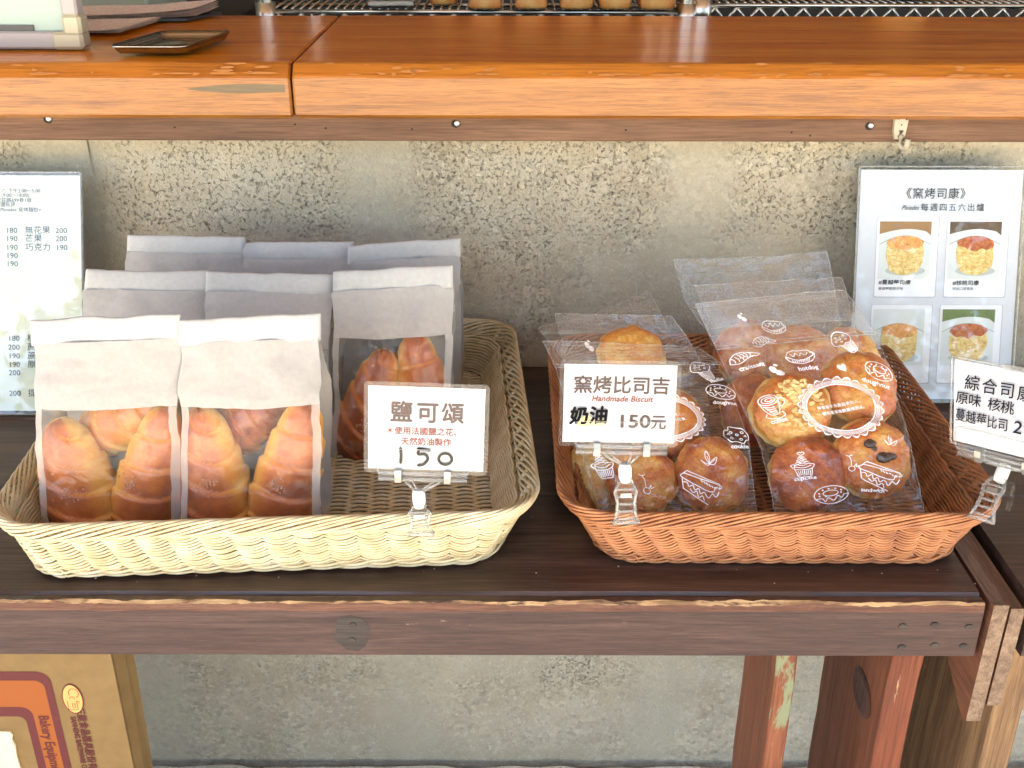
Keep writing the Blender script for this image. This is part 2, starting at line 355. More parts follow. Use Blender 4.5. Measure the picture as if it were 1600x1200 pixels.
class Sheet:
    """local frame on a flat thing: x right, y up, n towards the viewer, metres"""
    def __init__(s, o, x, y):
        s.o = np.array(o, float); s.x = np.array(x, float); s.x /= np.linalg.norm(s.x); y = np.array(y, float); y -= s.x * np.dot(s.x, y)
        s.y = y / np.linalg.norm(y); s.n = np.cross(s.x, s.y)
    def P(s, p, h=0.):
        p = np.asarray(p, float).reshape(-1, 2); return s.o + p[:, :1] * s.x + p[:, 1:2] * s.y + np.asarray(h).reshape(-1, 1) * s.n
    def text(s, name, st, size, x, y, mat, parent, bold=.012, sx=1., align='CENTER', h=.0006, spacing=1., shear=0., rot=0.):
        V, F = text_mesh(st, size, bold, sx, align, spacing)
        if shear: V[:, 0] += V[:, 1] * shear
        if rot: c, k = cos(rot), sin(rot); V = V @ np.array([[c, k], [-k, c]])
        V, F, e = embolden(V, F, bold * size); return mk(name, s.P(V + (x, y), h + e), F, mat, parent)
    def poly(s, name, pts, mat, parent, h=.0005):
        return mk(name, s.P(pts, h), [tuple(range(len(pts)))], mat, parent)
    def slab(s, name, w0, w1, h0, h1, t0, t1, mat, parent, r=0., seg=4):
        pts = rrect(w0, w1, h0, h1, r, seg); n = len(pts)
        V = np.concatenate([s.P(pts, t0), s.P(pts, t1)])
        F = [tuple(range(n))[::-1], tuple(range(n, 2 * n))] + [(i, (i + 1) % n, n + (i + 1) % n, n + i) for i in range(n)]
        return mk(name, V, F, mat, parent)
def rrect(x0, x1, y0, y1, r, seg=4):
    if r <= 0: return [(x0, y0), (x1, y0), (x1, y1), (x0, y1)]
    P = []
    for cx, cy, a in ((x1 - r, y0 + r, -pi / 2), (x1 - r, y1 - r, 0), (x0 + r, y1 - r, pi / 2), (x0 + r, y0 + r, pi)):
        P += [(cx + r * cos(a + k * pi / 2 / seg), cy + r * sin(a + k * pi / 2 / seg)) for k in range(seg + 1)]
    return P
def ribbon(P, w):
    """flat stroke outline of a 2D polyline -> V, quads"""
    P = np.asarray(P, float); T = np.gradient(P, axis=0) if len(P) > 1 else P * 0 + (1, 0)
    T /= np.linalg.norm(T, axis=1)[:, None] + 1e-9; Nn = np.stack([-T[:, 1], T[:, 0]], 1) * w / 2
    V = np.concatenate([P + Nn, P - Nn]); n = len(P)
    return V, [(i, i + 1, n + i + 1, n + i) for i in range(n - 1)]
def smooth_line(P, k=6):
    P = np.asarray(P, float)
    if len(P) < 3: return np.array([P[0] + (P[-1] - P[0]) * t for t in np.linspace(0, 1, k)])
    Q = np.vstack([2 * P[0] - P[1], P, 2 * P[-1] - P[-2]]); out = []
    for i in range(1, len(Q) - 2):
        a, b, c, d = Q[i - 1:i + 3]
        for t in np.arange(k) / k:
            out.append(.5 * ((2 * b) + (c - a) * t + (2 * a - 5 * b + 4 * c - d) * t * t + (3 * b - a - 3 * c + d) * t ** 3))
    out.append(P[-1]); return np.array(out)

# ================================================================== setting
mk('ground', [(-14, -25, -.62), (14, -25, -.62), (14, 4, -.62), (-14, 4, -.62)], [(0, 1, 2, 3)], D['ground'], kind='structure')
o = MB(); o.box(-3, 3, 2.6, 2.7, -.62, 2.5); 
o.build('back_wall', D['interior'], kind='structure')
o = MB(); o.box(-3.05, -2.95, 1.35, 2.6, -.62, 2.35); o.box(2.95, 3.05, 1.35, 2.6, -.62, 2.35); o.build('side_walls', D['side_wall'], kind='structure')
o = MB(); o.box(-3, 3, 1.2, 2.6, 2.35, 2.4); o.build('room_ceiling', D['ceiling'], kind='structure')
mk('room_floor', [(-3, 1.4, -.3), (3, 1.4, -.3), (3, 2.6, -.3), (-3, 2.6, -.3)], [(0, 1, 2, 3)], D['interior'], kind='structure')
o = MB(); o.box(-4, 4, -1.9, 1.2, 2.0, 2.04); o.build('unseen_shade_roof', D['unseen_shade_roof'], kind='structure')  # added slab out of view: blocks direct sun and overhead sky

# wall of concrete blocks, stack bonded
WY = 1.079
wall = thing('concrete_block_wall', (0, WY, -.62), 'pitted grey concrete block wall rising behind the bench and carrying the wooden counter', 'wall')
o = MB(); o.box(-2, 2, WY + .0014, WY + .17, -.62, .25); o.build('mortar', D['mortar'], wall)
xs = [-.104 + .3175 * k for k in range(-5, 6)]; zs = [-.461, -.261, -.061, .139, .262]
zs = [-.575] + zs
for j in range(len(zs) - 1):
    for i in range(len(xs) - 1):
        g = .002; e = random.uniform(-.0012, .0012)
        x0, x1, z0, z1 = xs[i] + g / 2, xs[i + 1] - g / 2, zs[j] + g / 2, zs[j + 1] - (g / 2 if j < 4 else .004)
        n = 14; V = []
        # front with gently worn, uneven borders
        xx = np.linspace(x0, x1, 2 * n); zz = np.linspace(z0, z1, n)
        X, Z = np.meshgrid(xx, zz, indexing='ij')
        ed = np.minimum(np.minimum(X - x0, x1 - X), np.minimum(Z - z0, z1 - Z))
        Y = WY + e + .0016 * np.exp(-ed / .004) * (1 + .6 * noise3(X * 60, Z * 60, i + j * 3.)) + .0012 * noise3(X * 25, Z * 25, 7.7 + i)
        V = np.stack([X, Y, Z], -1).reshape(-1, 3); F = grid_faces(2 * n, n)
        b = MB(); b.add(V, F); b.box(x0 + .001, x1 - .001, WY + .006, WY + .03, z0 + .001, z1 - .001)
        b.build('block', D['concrete'], wall, smooth=True)
o = MB(); X, T = np.meshgrid(np.linspace(-2, 2, 300), np.linspace(0, 1, 8), indexing='ij')
Y = WY - .012 - .02 * T + .0025 * noise3(X * 30, T * 3, 1.); Z = -.580 - .045 * T + .0012 * noise3(X * 45, T * 4, 5.)
o.add(np.stack([X, Y, Z], -1).reshape(-1, 3), grid_faces(300, 8)); o.box(-2, 2, WY - .006, WY + .03, -.62, -.586)
o.build('footing', D['footing'], wall, smooth=True)

# counter: two varnished boards, raw board under them
cnt = thing('serving_counter', (0, 1.16, .25), 'orange varnished wooden serving counter with a split between its boards, on top of the wall', 'counter')
def counter_board(x0, x1, dy, dz, seed):
    prof = [(1.30, .281), (1.004, .281), (1.0, .2845), (1.0, .3175), (1.0012, .3195), (1.0092, .3285), (1.0115, .3298), (1.311, .331), (1.311, .281)]
    xx = np.concatenate([[x0], np.linspace(x0 + .002, x1 - .002, 160), [x1]]); V = []; n = len(prof)
    for k, x in enumerate(xx):
        s = .002 if k in (0, len(xx) - 1) else 0
        for a, (y, z) in enumerate(prof):
            w = (.0005 * noise3(x * 12, a * .7 + seed, 3.) + .00012 * noise3(x * 190, a + seed, 9.)) if a in (3, 4, 5, 6) else 0
            cy_, cz_ = 1.15, .306
            V.append((x, y + dy + w + (s if y < cy_ else -s), z + dz + w * .7 + (-s if z > cz_ else s)))
    F = []; mi = []
    sel = [0, 1, 1, 2, 2, 2, 0, 0, 0]
    for k in range(len(xx) - 1):
        for a in range(n):
            b2 = (a + 1) % n; F.append((k * n + a, k * n + b2, (k + 1) * n + b2, (k + 1) * n + a)); mi.append(sel[a])
    F += [tuple(range(n)), tuple((len(xx) - 1) * n + k for k in range(n))[::-1]]; mi += [1, 1]
    return mk('board', V, F, [D['counter'], D['counter_face'], D['chamfer']], cnt, midx=mi)
bl = counter_board(-1.3, -.2005, .0015, -.0005, 1.); br = counter_board(-.1985, 1.3, 0, 0, 5.)
pt = [( -.2945 + .094 * t, .3072 + .0008 * t + .0050 * sin(pi / 2 * min(1, t * 1.5)) ** .8 * (1 - .3 * t) * s) for s, ts in ((1, np.linspace(0, 1, 20)), (-1, np.linspace(1, 0, 20))) for t in ts]
pt = [(x, z) for x, z in pt if x < -.2015]
mk('filler_patch', [(x, 1.0011, z) for x, z in pt], [tuple(range(len(pt)))], D['knot'], cnt)
# chipped lacquer flakes and dings on the chamfer
o = MB()
for k in range(70):
    x = random.uniform(-.5, .5); t = random.choice([random.gauss(.05, .05), random.uniform(0, 1)]); t = min(max(t, 0.02), .95)
    w, h = random.uniform(.002, .012), random.uniform(.0006, .002)
    if random.random() < .25: w *= 2
    P = []
    for a in np.linspace(0, 2 * pi, 9)[:-1]:
        r = random.uniform(.5, 1.1); tt = t + h / .012 * r * sin(a); P.append((x + w * r * cos(a), 1.0012 + .0088 * tt - .0009, .3195 + .009 * tt + .0009))
    if abs(x + .2) < .02: continue
    o.add(P, [tuple(range(8))])
D['chip'] = plain('bared_lacquer_chip', lin((170, 112, 58)), .6)
o.build('chipped_lacquer', D['chip'], cnt, kind='stuff')
b = MB(); b.box(-1.3, 1.3, 1.022, 1.0605, .2555, .2805, .0012); low = b.build('backing_board', D['lower_board'], cnt)
for px, py in ((75, 187), (713, 193), (1360, 195)):
    p = at(px, py, y=1.021); b = MB()
    a = np.linspace(0, 2 * pi, 13)[:-1]; V = [(p[0] + r * cos(t), 1.0218 - h, p[2] + r * sin(t)) for r, h in ((.0026, 0.0), (.0024, .0016), (.001, .0022)) for t in a]
    F = [(i * 12 + j, i * 12 + (j + 1) % 12, (i + 1) * 12 + (j + 1) % 12, (i + 1) * 12 + j) for i in (0, 1) for j in range(12)] + [tuple(range(24, 36))]
    b.add(V, F); b.build('screw', D['screwhead'], low, smooth=True)
    b = MB(); b.add([(p[0] - .001 + .0042 * cos(t) , 1.0215, p[2] - .0006 + .0038 * sin(t)) for t in a], [tuple(range(12))]); b.build('screw_hole', D['hole'], low)
b = MB()
for px, py in ((272, 200), (508, 201), (460, 195), (643, 202), (977, 203), (1236, 206), (1265, 211)):
    p = at(px, py, y=1.0215); a = np.linspace(0, 2 * pi, 9)[:-1]
    b.add([(p[0] + .0011 * cos(t), 1.0215, p[2] + .0009 * sin(t)) for t in a], [tuple(range(8))])
b.build('nail_hole', D['hole'], low, kind='stuff')

# cream plastic hook nailed on the backing board
p = at(1407, 190, y=1.02); hk = thing('wall_hook', p, 'small cream plastic nail-in hook under the counter above the scone menu', 'hook')
S = Sheet((p[0], 1.0215, p[2]), (1, 0, 0), (0, 0, 1))
out = [(-.0075, .006)] + [(.0078 * cos(t), .0075 * sin(t) - .002) for t in np.linspace(.6, pi - .6, 7)][::-1] + [(.0072, .004), (.006, -.014), (.002, -.0165), (-.004, -.0165), (-.0065, -.008)]
n = len(out); V = np.concatenate([S.P(out, 0), S.P(np.array(out) * .9, .0028)])
mk('back_plate', V, [tuple(range(n, 2 * n))] + [(i, (i + 1) % n, n + (i + 1) % n, n + i) for i in range(n)], D['cream_plastic'], hk)
b = MB(); b.add(*tube(S.P([(.001, -.008), (.001, -.0125), (.001, -.019), (.003, -.0225), (.005, -.0215), (.0052, -.013)], [.002, .004, .0045, .008, .011, .0125]), .0027, 8)); b.build('hook', D['cream_plastic'], hk, True)
b = MB()
for x, y in ((-.003, .0035), (.004, .003), (.0005, -.002)):
    b.add(S.P([(x + .0008 * cos(t), y + .0008 * sin(t)) for t in np.linspace(0, 2 * pi, 7)[:-1]], .0031), [tuple(range(6))])
b.build('nail_hole', D['hole'], hk)

# bench
D['splinter'] = wood('splintered_pale_wood', lin((120, 88, 60)), lin((170, 136, 96)), lin((198, 168, 126)), 0, .8, .9, 2.6, wear=lin((60, 42, 35)), wear_amt=.54)
def bench(x0, x1, label, planks, seed):
    t = thing('bench', ((x0 + x1) / 2, .87, -.62), label, 'bench')
    for y0, y1 in planks:
        xx = np.linspace(x0, x1, int((x1 - x0) / .012)); prof = [(y0, -.03), (y0, -.003), (y0 + .0022, -.0003), ((y0 + y1) / 2, 0), (y1 - .002, -.0003), (y1, -.003), (y1, -.03)]
        V = [(x, y + .0006 * noise3(x * 20, a + seed, y0 * 50), z + .0005 * noise3(x * 12, a * .4, seed + y0 * 30) * (z > -.02)) for x in xx for a, (y, z) in enumerate(prof)]
        n = len(prof); F = [(k * n + a, k * n + (a + 1) % n, (k + 1) * n + (a + 1) % n, (k + 1) * n + a) for k in range(len(xx) - 1) for a in range(n)]
        F += [tuple(range(n)), tuple((len(xx) - 1) * n + k for k in range(n))[::-1]]
        mk('plank', V, F, D['bench_top'], t)
    # apron board with a worn, splintered top edge
    xx = np.linspace(x0, x1, int((x1 - x0) / .004)); V = []
    for x in xx:
        c = .0020 + .0014 * noise3(x * 12, seed, 0.) + .0012 * noise3(x * 90, seed, 4.)
        V += [(x, .657, -.0505), (x, .656, -.0495), (x, .656, -.0085 + .0005 * noise3(x * 40, 1., 1.)), (x, .6566 + .0004 * noise3(x * 300, 2., 1.), -.0026 + .0013 * noise3(x * 22, 2., seed) + .0008 * noise3(x * 170, 2., seed)), (x, .6568 + max(c, .001), -.0008 + .0009 * noise3(x * 150, 3., seed)), (x, .665, -.0012), (x, .672, -.0505)]
    n = 7; F = []; mi = []
    for k in range(len(xx) - 1):
        for a in range(n):
            F.append((k * n + a, k * n + (a + 1) % n, (k + 1) * n + (a + 1) % n, (k + 1) * n + a)); mi.append((0, 0, 1, 3, 2, 2, 0)[a])
    F += [tuple(range(n)), tuple((len(xx) - 1) * n + k for k in range(n))[::-1]]; mi += [0, 0]
    ap = mk('apron', V, F, [D['apron'], D['worn'], D['bench_top'], D['splinter']], t, midx=mi)
    return t, ap
PL = [(.6675, .8055), (.8072, .9445), (.9462, 1.070)]
b1, ap = bench(-1.2, .352, 'long dark brown wooden bench with a pinkish worn front edge carrying both bread baskets', PL, 1.)
b2, ap2 = bench(.388, .9, 'second dark wooden bench cut off by the right edge of the photo', PL, 8.)
# stained patch and nail heads on the aprons
def nails(pts, par, st=None):
    if st:
        a = np.linspace(0, 2 * pi, 25)[:-1]
        for cx, cz, rx, rz in st:
            mk('dark_stain', [(cx + rx * cos(t) * (1 + .18 * noise3(3 * cos(t), 3 * sin(t), cx * 9)), .6556, cz + rz * sin(t) * (1 + .1 * noise3(4 * cos(t), 4 * sin(t), 2.))) for t in a], [tuple(range(24))], D['nailstain'], par)
    for x, z in pts:
        b = MB(); a = np.linspace(0, 2 * pi, 11)[:-1]
        b.add([(x + r * cos(t), .6555 - h, z + r * sin(t) * .8) for r, h in ((.0031, 0), (.0027, .0007)) for t in a], [(j, (j + 1) % 10, 10 + (j + 1) % 10, 10 + j) for j in range(10)] + [tuple(range(10, 20))]); b.build('nail_head', D['nailstain'], par)
def apx(px, py): q = at(px, py, y=.6555); return (q[0], q[2])
nails([apx(552, 977), apx(551, 1000)], ap, [(*apx(550, 990), .014, .0165)])
nails([apx(1411, 977), apx(1461, 975), apx(1515, 978), apx(1410, 1010), apx(1461, 1007), apx(1506, 1008)], ap)
# legs: upright planks, edge to the front
def post(x0, x1, y0, y1, mf, ms, par=b1, taper=0, z1=-.052):
    b = MB(); zz = np.linspace(-.62, z1, 30); V = []
    for z in zz:
        w = .0008 * noise3(z * 30, x0 * 60, 1.)
        V += [(x0 + w, y0 + .001, z), (x0 + .0012 + w, y0, z), (x1 - .0012 + w, y0, z), (x1 + w, y0 + .001, z), (x1 + w, y1, z), (x0 + w, y1, z)]
    F = []; mi = []
    for k in range(29):
        for a in range(6): F.append((k * 6 + a, k * 6 + (a + 1) % 6, (k + 1) * 6 + (a + 1) % 6, (k + 1) * 6 + a)); mi.append(0 if a in (0, 1, 2) else 1)
    F += [tuple(range(6))[::-1], tuple(174 + k for k in range(6))]; mi += [0, 0]
    return mk('leg', V, F, [mf, ms], par, midx=mi)
post(.2225, .240, .72, .822, D['leg_green'], D['leg_red'])
l2 = post(.3190, .3450, .72, .876, D['leg_orange'], D['leg_red'])
post(.4140, .4400, .72, .876, D['leg_brown'], D['leg_brown'], b2)
post(-.95, -.925, .72, .876, D['leg_orange'], D['leg_red'])
# big dark knot on the second leg's side and a knot on the front
def knot(x, yc, zc, ry, rz, par):
    rings = []; a = np.linspace(0, 2 * pi, 21)[:-1]; V = []
    for r, h in ((1.25, 0), (1., .0012), (.6, .0004)): V += [(x - .0014 - h, yc + ry * r * cos(t), zc + rz * r * sin(t)) for t in a]
    F = [(i * 20 + j, i * 20 + (j + 1) % 20, (i + 1) * 20 + (j + 1) % 20, (i + 1) * 20 + j) for i in (0, 1) for j in range(20)] + [tuple(range(40, 60))]
    mk('knot', V, F, D['hole_wood'], par)
D['hole_wood'] = wood('dark_knot_wood', lin((44, 24, 20)), lin((70, 42, 36)), lin((92, 58, 50)), 2, .6, .8, 2.)
q = at_plane(1349, 1081, (.319, 0, 0), (1, 0, 0)); knot(.319, q[1], q[2], .021, .0165, b1)
# cross rail under the top, and the sawn gusset board between the two benches
b = MB(); b.box(.3455, .52, .79, .81, -.085, -.031); b.build('cross_rail', D['gusset'], b1)
V = []; poly = [(.6525, .0005), (.6535, -.112), (.66, -.116), (.80, -.035), (1.03, -.035), (1.03, -.0015), (.66, -.0015)]
for xa in (.3565, .3680): V += [(xa, y, z) for y, z in poly]
n = len(poly); mk('gusset', V, [tuple(range(n))[::-1], tuple(range(n, 2 * n))] + [(i, (i + 1) % n, n + (i + 1) % n, n + i) for i in range(n)], [D['gusset'], D['endgrain']], b1, midx=[0, 0] + [1, 1] + [0] * (n - 4) + [1, 1])
V = []; poly = [(.6545, -.004), (.6555, -.098), (.662, -.100), (.80, -.038), (1.03, -.038), (1.03, -.006), (.66, -.006)]
for xa in (.3710, .3815): V += [(xa, y, z) for y, z in poly]
mk('gusset', V, [tuple(range(n))[::-1], tuple(range(n, 2 * n))] + [(i, (i + 1) % n, n + (i + 1) % n, n + i) for i in range(n)], [D['gusset'], D['endgrain']], b2, midx=[0, 0] + [1, 1] + [0] * (n - 4) + [1, 1])

# crumbs and grit on the bench boards
b = MB()
for k in range(34):
    x, y = random.uniform(-.45, .42), random.choice([random.uniform(.675, .70), random.uniform(.675, 1.05)])
    s_ = random.uniform(.0002, .0006); zt_ = .0004 if not (.352 < x < .388) else -.0005
    b.add([(x + s_ * (a + random.uniform(-.3, .3)), y + s_ * (c + random.uniform(-.3, .3)), zt_ + s_ * e) for a in (-1, 1) for c in (-1, 1) for e in (0, .8)], [(0, 1, 3, 2), (4, 6, 7, 5), (0, 4, 5, 1), (2, 3, 7, 6), (0, 2, 6, 4), (1, 5, 7, 3)])
tag(b.build('crumbs', plain('pale_crumbs', lin((190, 172, 140)), .9), None, loc=(0, .8, 0), kind='stuff'), 'scattered pale crumbs and grit on the dark bench boards', 'crumbs')

# ================================================================== behind the counter
def rack(x0, x1, y0, y1, zt, label, posts, lower=None):
    t = thing('wire_shelf_rack', ((x0 + x1) / 2, (y0 + y1) / 2, -.3), label, 'shelf')
    for px_, py_ in posts:
        b = MB(); b.tube([(px_, py_, -.3), (px_, py_, .3), (px_, py_, .9)], .0095, 16); 
        for k in range(16): b.tube([(px_, py_, .22 + k * .025), (px_, py_, .2212 + k * .025)], .0100, 16)
        b.build('post', D['chrome'], t, True)
        b = MB(); b.tube([(px_, py_, zt - .03), (px_, py_, zt + .012)], .0135, 16); b.build('collar', D['chrome'], t, True)
    for z in (zt, zt - .022):
        for yy in (y0, y1): b = MB(); b.tube([(x0, yy, z), (x1, yy, z)], .0032, 10); b.build('edge_rod', D['chrome'], t, True)
    b = MB(); n = int((x1 - x0) / .0285); P = []
    for k in range(n * 2 + 1): P.append((x0 + k * (x1 - x0) / (2 * n), y0, zt - .002 if k % 2 else zt - .020))
    for k in range(len(P) - 1): b.tube([P[k], P[k + 1]], .0021, 6)
    b.build('zigzag_wire', D['chrome'], t, True)
    b = MB(); k = x0 + .008
    while k < x1: b.tube([(k, y0, zt + .0035), (k, y1, zt + .0035)], .0016, 6); k += .0115
    y = y0 + .07
    while y < y1: b.tube([(x0, y, zt + .0003), (x1, y, zt + .0003)], .0028, 6); y += .09
    b.build('shelf_wires', D['chrome'], t, True, kind='stuff'); return t
zl = at(700, 19, y=1.5)[2]
xl, xr = at(418, 20, y=1.5)[0], at(1066, 18, y=1.5)[0]
rack(xl, xr, 1.5, 1.86, zl, 'chromed wire shelf rack with golden loaves behind the counter, left of the two racks', [(xl - .003, 1.5), (xr + .004, 1.5), (xl, 1.86), (xr, 1.86)])
zr = at(1300, 8, y=1.5)[2]; x2 = at(1098, 18, y=1.5)[0]
rack(x2, x2 + .9, 1.5, 1.86, zr, 'chromed wire shelf rack with zigzag edge behind the counter, right of the two racks', [(x2 - .003, 1.5), (x2 + .9, 1.5), (x2, 1.86), (x2 + .9, 1.86)])
def loaf(p, w, h, d, label, rounded=False, group='golden loaves on the wire rack'):
    nu, nv = 24, 28; U, Vv = np.meshgrid(np.linspace(0, 2 * pi, nu, endpoint=False), np.linspace(-pi / 2, pi / 2, nv), indexing='ij')
    e = .9 if rounded else .24
    f = lambda c, e_: np.sign(c) * np.abs(c) ** e_
    X = f(np.cos(Vv), e) * f(np.cos(U), e) * w / 2; Y = f(np.cos(Vv), e) * f(np.sin(U), e) * d / 2; Z = f(np.sin(Vv), e if rounded else .22) * h / 2 + h / 2
    dn = .002 * noise3(X * 60 + p[0] * 50, Y * 60, Z * 60); k = 1 + dn / .03; X = X * k; Y = Y * k
    V = np.stack([X + p[0], Y + p[1], Z + p[2]], -1).reshape(-1, 3); F = []
    for i in range(nu):
        for j in range(nv - 1): i2 = (i + 1) % nu; F.append((i * nv + j, i2 * nv + j, i2 * nv + j + 1, i * nv + j + 1))
    bake = (.12 + .5 * sm(.3, 1., np.abs(X / (w / 2)) ) * .8 + .25 * (Z / h > .8)).reshape(-1)
    return tag(mk('bread_loaf', V, F, D['loaf'], None, True, loc=p, attr={'bake': bake}), label, 'bread', group)
ord_ = ['golden tin loaf nearest the folded cloth on the wire shelf', 'second golden tin loaf from the folded cloth on the wire shelf', 'third golden tin loaf from the folded cloth on the wire shelf', 'golden tin loaf fourth from the folded cloth on the wire shelf', 'golden tin loaf fifth from the folded cloth on the wire shelf', 'golden tin loaf beside the rack post on the wire shelf']
for k, (x, w) in enumerate(((692, 44), (757, 50), (829, 50), (901, 52), (961, 53), (1026, 56))):
    q = at(x, 16 if k else 10, z=zl + .005); loaf((q[0], q[1] + .024, zl + .0052), w / 1190., .055, w / 1190. * 1.02, ord_[k])
q = at(1422, 5, z=zr + .005); loaf((q[0], q[1] + .05, zr + .0052), .084, .055, .084, 'round golden loaf on the right wire rack', True, None)
# folded cloth on the rack
q = at(610, 14, z=zl + .005); cx, cy_ = q[0] - .002, q[1] + .035
b = MB(); 
for k in range(3):
    X, T = np.meshgrid(np.linspace(-.028 + k * .002, .031 - k * .003, 24), np.linspace(0, 2 * pi, 28, endpoint=True), indexing='ij')
    c = np.cos(T); s_ = np.sin(T); Yy = np.sign(c) * np.abs(c) ** .6 * (.034 - k * .003); Zz = np.sign(s_) * np.abs(s_) ** .5 * .0042 + .0045 + k * .009
    Zz = Zz + .0012 * noise3(X * 60, Yy * 60, k * 3.)
    sq = 1 - np.exp(-(np.minimum(X + .03 - k * .002, .033 - k * .003 - X)) / .002) * .7
    b.add(np.stack([X + cx, Yy + cy_, zl + .0055 + .0045 + k * .009 + (Zz - .0045 - k * .009) * sq], -1).reshape(-1, 3), grid_faces(24, 28))
D['cloth'] = paper('grey_white_cloth', lin((196, 190, 176)), .1)
tag(b.build('folded_cloth', D['cloth'], None, True, loc=(cx, cy_, zl + .005)), 'folded pale grey cloth on the wire rack beside the loaves', 'cloth')

# framed mint board standing on the counter, left
xr_ = at(133, 76, y=1.07)[0]; zb = .3315
fb = thing('framed_board', (xr_ - .2, 1.075, zb), 'pale mint board in a white plastic frame standing on the left end of the counter', 'board')
b = MB(); b.box(xr_ - .40, xr_ - .017, 1.071, 1.079, zb + .014, .62); fc = b.build('board_face', D['mint'], fb)
b = MB(); b.box(xr_ - .38, xr_ - .019, 1.066, 1.084, zb, zb + .016, .002); b.build('frame_rail', D['frame_white'], fb)
b = MB(); b.box(xr_ - .0165, xr_ - .0015, 1.066, 1.084, zb + .03, .62, .002); b.build('frame_rail', D['frame_white'], fb)
S = Sheet((xr_, 1.0645, zb), (1, 0, 0), (0, 0, 1))
L = rrect(-.0285, .0, -.001, .030, .004, 3)
b = MB(); b.box(xr_ - .029, xr_ + .0005, 1.0635, 1.0865, zb - .0003, zb + .016, .003); b.box(xr_ - .0172, xr_ + .0007, 1.0637, 1.0863, zb + .012, zb + .0318, .003); b.build('corner_cap', D['cream_plastic'], fb)
b = MB(); b.box(xr_ - .12, xr_ - .046, 1.0695, 1.0705, zb + .0165, zb + .0215); b.build('black_tape', D['black'], fb)

# papers and a tray
def stack_sheet(name, quad, z, n, mat, label, cat, curl=0., th=.0016):
    o_ = np.mean(quad, 0); b = MB(); G = 12
    for k in range(n):
        U, Vv = np.meshgrid(np.linspace(0, 1, G), np.linspace(0, 1, G), indexing='ij'); q = np.array(quad)[:, None, None, :]
        P = q[0] * ((1 - U) * (1 - Vv))[..., None] + q[1] * (U * (1 - Vv))[..., None] + q[2] * (U * Vv)[..., None] + q[3] * ((1 - U) * Vv)[..., None]
        Z = z + k * th + curl * (U ** 3) * (.4 + .2 * k) + .0008 * noise3(U * 4 + k, Vv * 4, k + .5)
        b.add(np.concatenate([P + RNG.uniform(-.002, .002, 2), Z[..., None]], -1).reshape(-1, 3), grid_faces(G, G))
    return tag(b.build(name, mat, None, True, loc=(o_[0], o_[1], z)), label, cat)
def print_paper(name, c, ink):
    m = M(name); w = m.n('TexWave', wave_type='BANDS', bands_direction='Y'); w.inputs['Scale'].default_value = 55; w.inputs['Distortion'].default_value = 2; m.l(m.coord(), w.inputs[0])
    ln = m.math('MULTIPLY', m.f(w.outputs[1], .5, .7), m.f(m.noise(260, (1, .4, 1), 2), .48, .56))
    m.set(Base_Color=m.mix(m.math('MULTIPLY', ln, .3), c, ink), Roughness=.7); return m.m
D['printed'] = print_paper('printed_pinkish_paper', lin((252, 232, 216)), lin((90, 70, 64)))
def xy(px, py, z): q = at(px, py, z=z); return (q[0], q[1])
stack_sheet('paper_stack', [xy(118, 31, .336), xy(302, 28, .336), xy(340, 12, .336), xy(118, 16, .336)], .3357, 6, D['printed'], 'stack of printed papers with curled corner lying nearer the back of the counter', 'papers', .004, .0008)
b = MB(); q0, q1, q2, q3 = xy(118, 33, .335), xy(290, 30, .335), xy(345, 20, .335), xy(118, 20, .335)
b.add([(*q, .3325) for q in (q0, q1, q2, q3)] + [(*q, .3352) for q in (q0, q1, q2, q3)], [(3, 2, 1, 0), (4, 5, 6, 7), (0, 1, 5, 4), (1, 2, 6, 5), (2, 3, 7, 6), (3, 0, 4, 7)])
tag(b.build('black_clipboard', D['black'], None, loc=(q0[0] + .1, q0[1], .332)), 'thin black folder under the upper stack of printed papers', 'folder')
stack_sheet('paper_stack', [xy(112, 52, .334), xy(186, 53, .334), xy(250, 33, .334), xy(112, 33, .334)], .3335, 4, D['printed'], 'short stack of printed papers between the mint board and the metal tray', 'papers', .002, .0008)
# tray
T0, T1, T2, T3 = (np.array(xy(*c, .341)) for c in ((166, 72), (287, 72), (362, 48), (256, 48)))
cen = (T0 + T1 + T2 + T3) / 4; b = MB(); rows = []
for f_, z in ((1., .3405), (.985, .3412), (.955, .3375), (.90, .3345), (.86, .3338)):
    Q = []; 
    for a, bb in ((T0, T1), (T1, T2), (T2, T3), (T3, T0)):
        for t in np.linspace(.06, .94, 8): Q.append(cen + (a + (bb - a) * t - cen) * f_ * (1 - .02 * (abs(t - .5) * 2) ** 6))
    rows.append([(*q, z) for q in Q])
n = len(rows[0]); V = np.array(rows).reshape(-1, 3); F = [(i * n + j, i * n + (j + 1) % n, (i + 1) * n + (j + 1) % n, (i + 1) * n + j) for i in range(4) for j in range(n)] + [tuple(range(4 * n, 5 * n))]
low_ = V.copy(); low_[:, 2] -= .0012; nv_ = len(V); F2 = [tuple(i + nv_ for i in f)[::-1] for f in F] + [(j, (j + 1) % n, nv_ + (j + 1) % n, nv_ + j) for j in range(n)]
tag(mk('metal_tray', np.concatenate([V, low_]), F + F2, D['steel'], None, True, loc=(cen[0], cen[1], .3318)), 'small shiny brown metal tray lying on the counter in front of the papers', 'tray')
# pale storage tub behind the papers
b = MB(); x0 = at(100, 5, y=1.42)[0]; x1 = at(228, 5, y=1.42)[0]; b.box(x0, x1, 1.42, 1.60, .30, .50, .004)
tag(b.build('storage_tub', plain('pale_olive_plastic', lin((176, 176, 150)), .4), None, loc=((x0 + x1) / 2, 1.51, .30)), 'pale olive plastic tub behind the papers, beside the mint board', 'tub')
b = MB(); b.box(-3, xl - .05, 1.36, 1.9, .26, .2995); tag(b.build('back_table', D['interior'], None, loc=(-1.2, 1.6, .26)), 'dark table top behind the counter on the left carrying the olive tub', 'table')

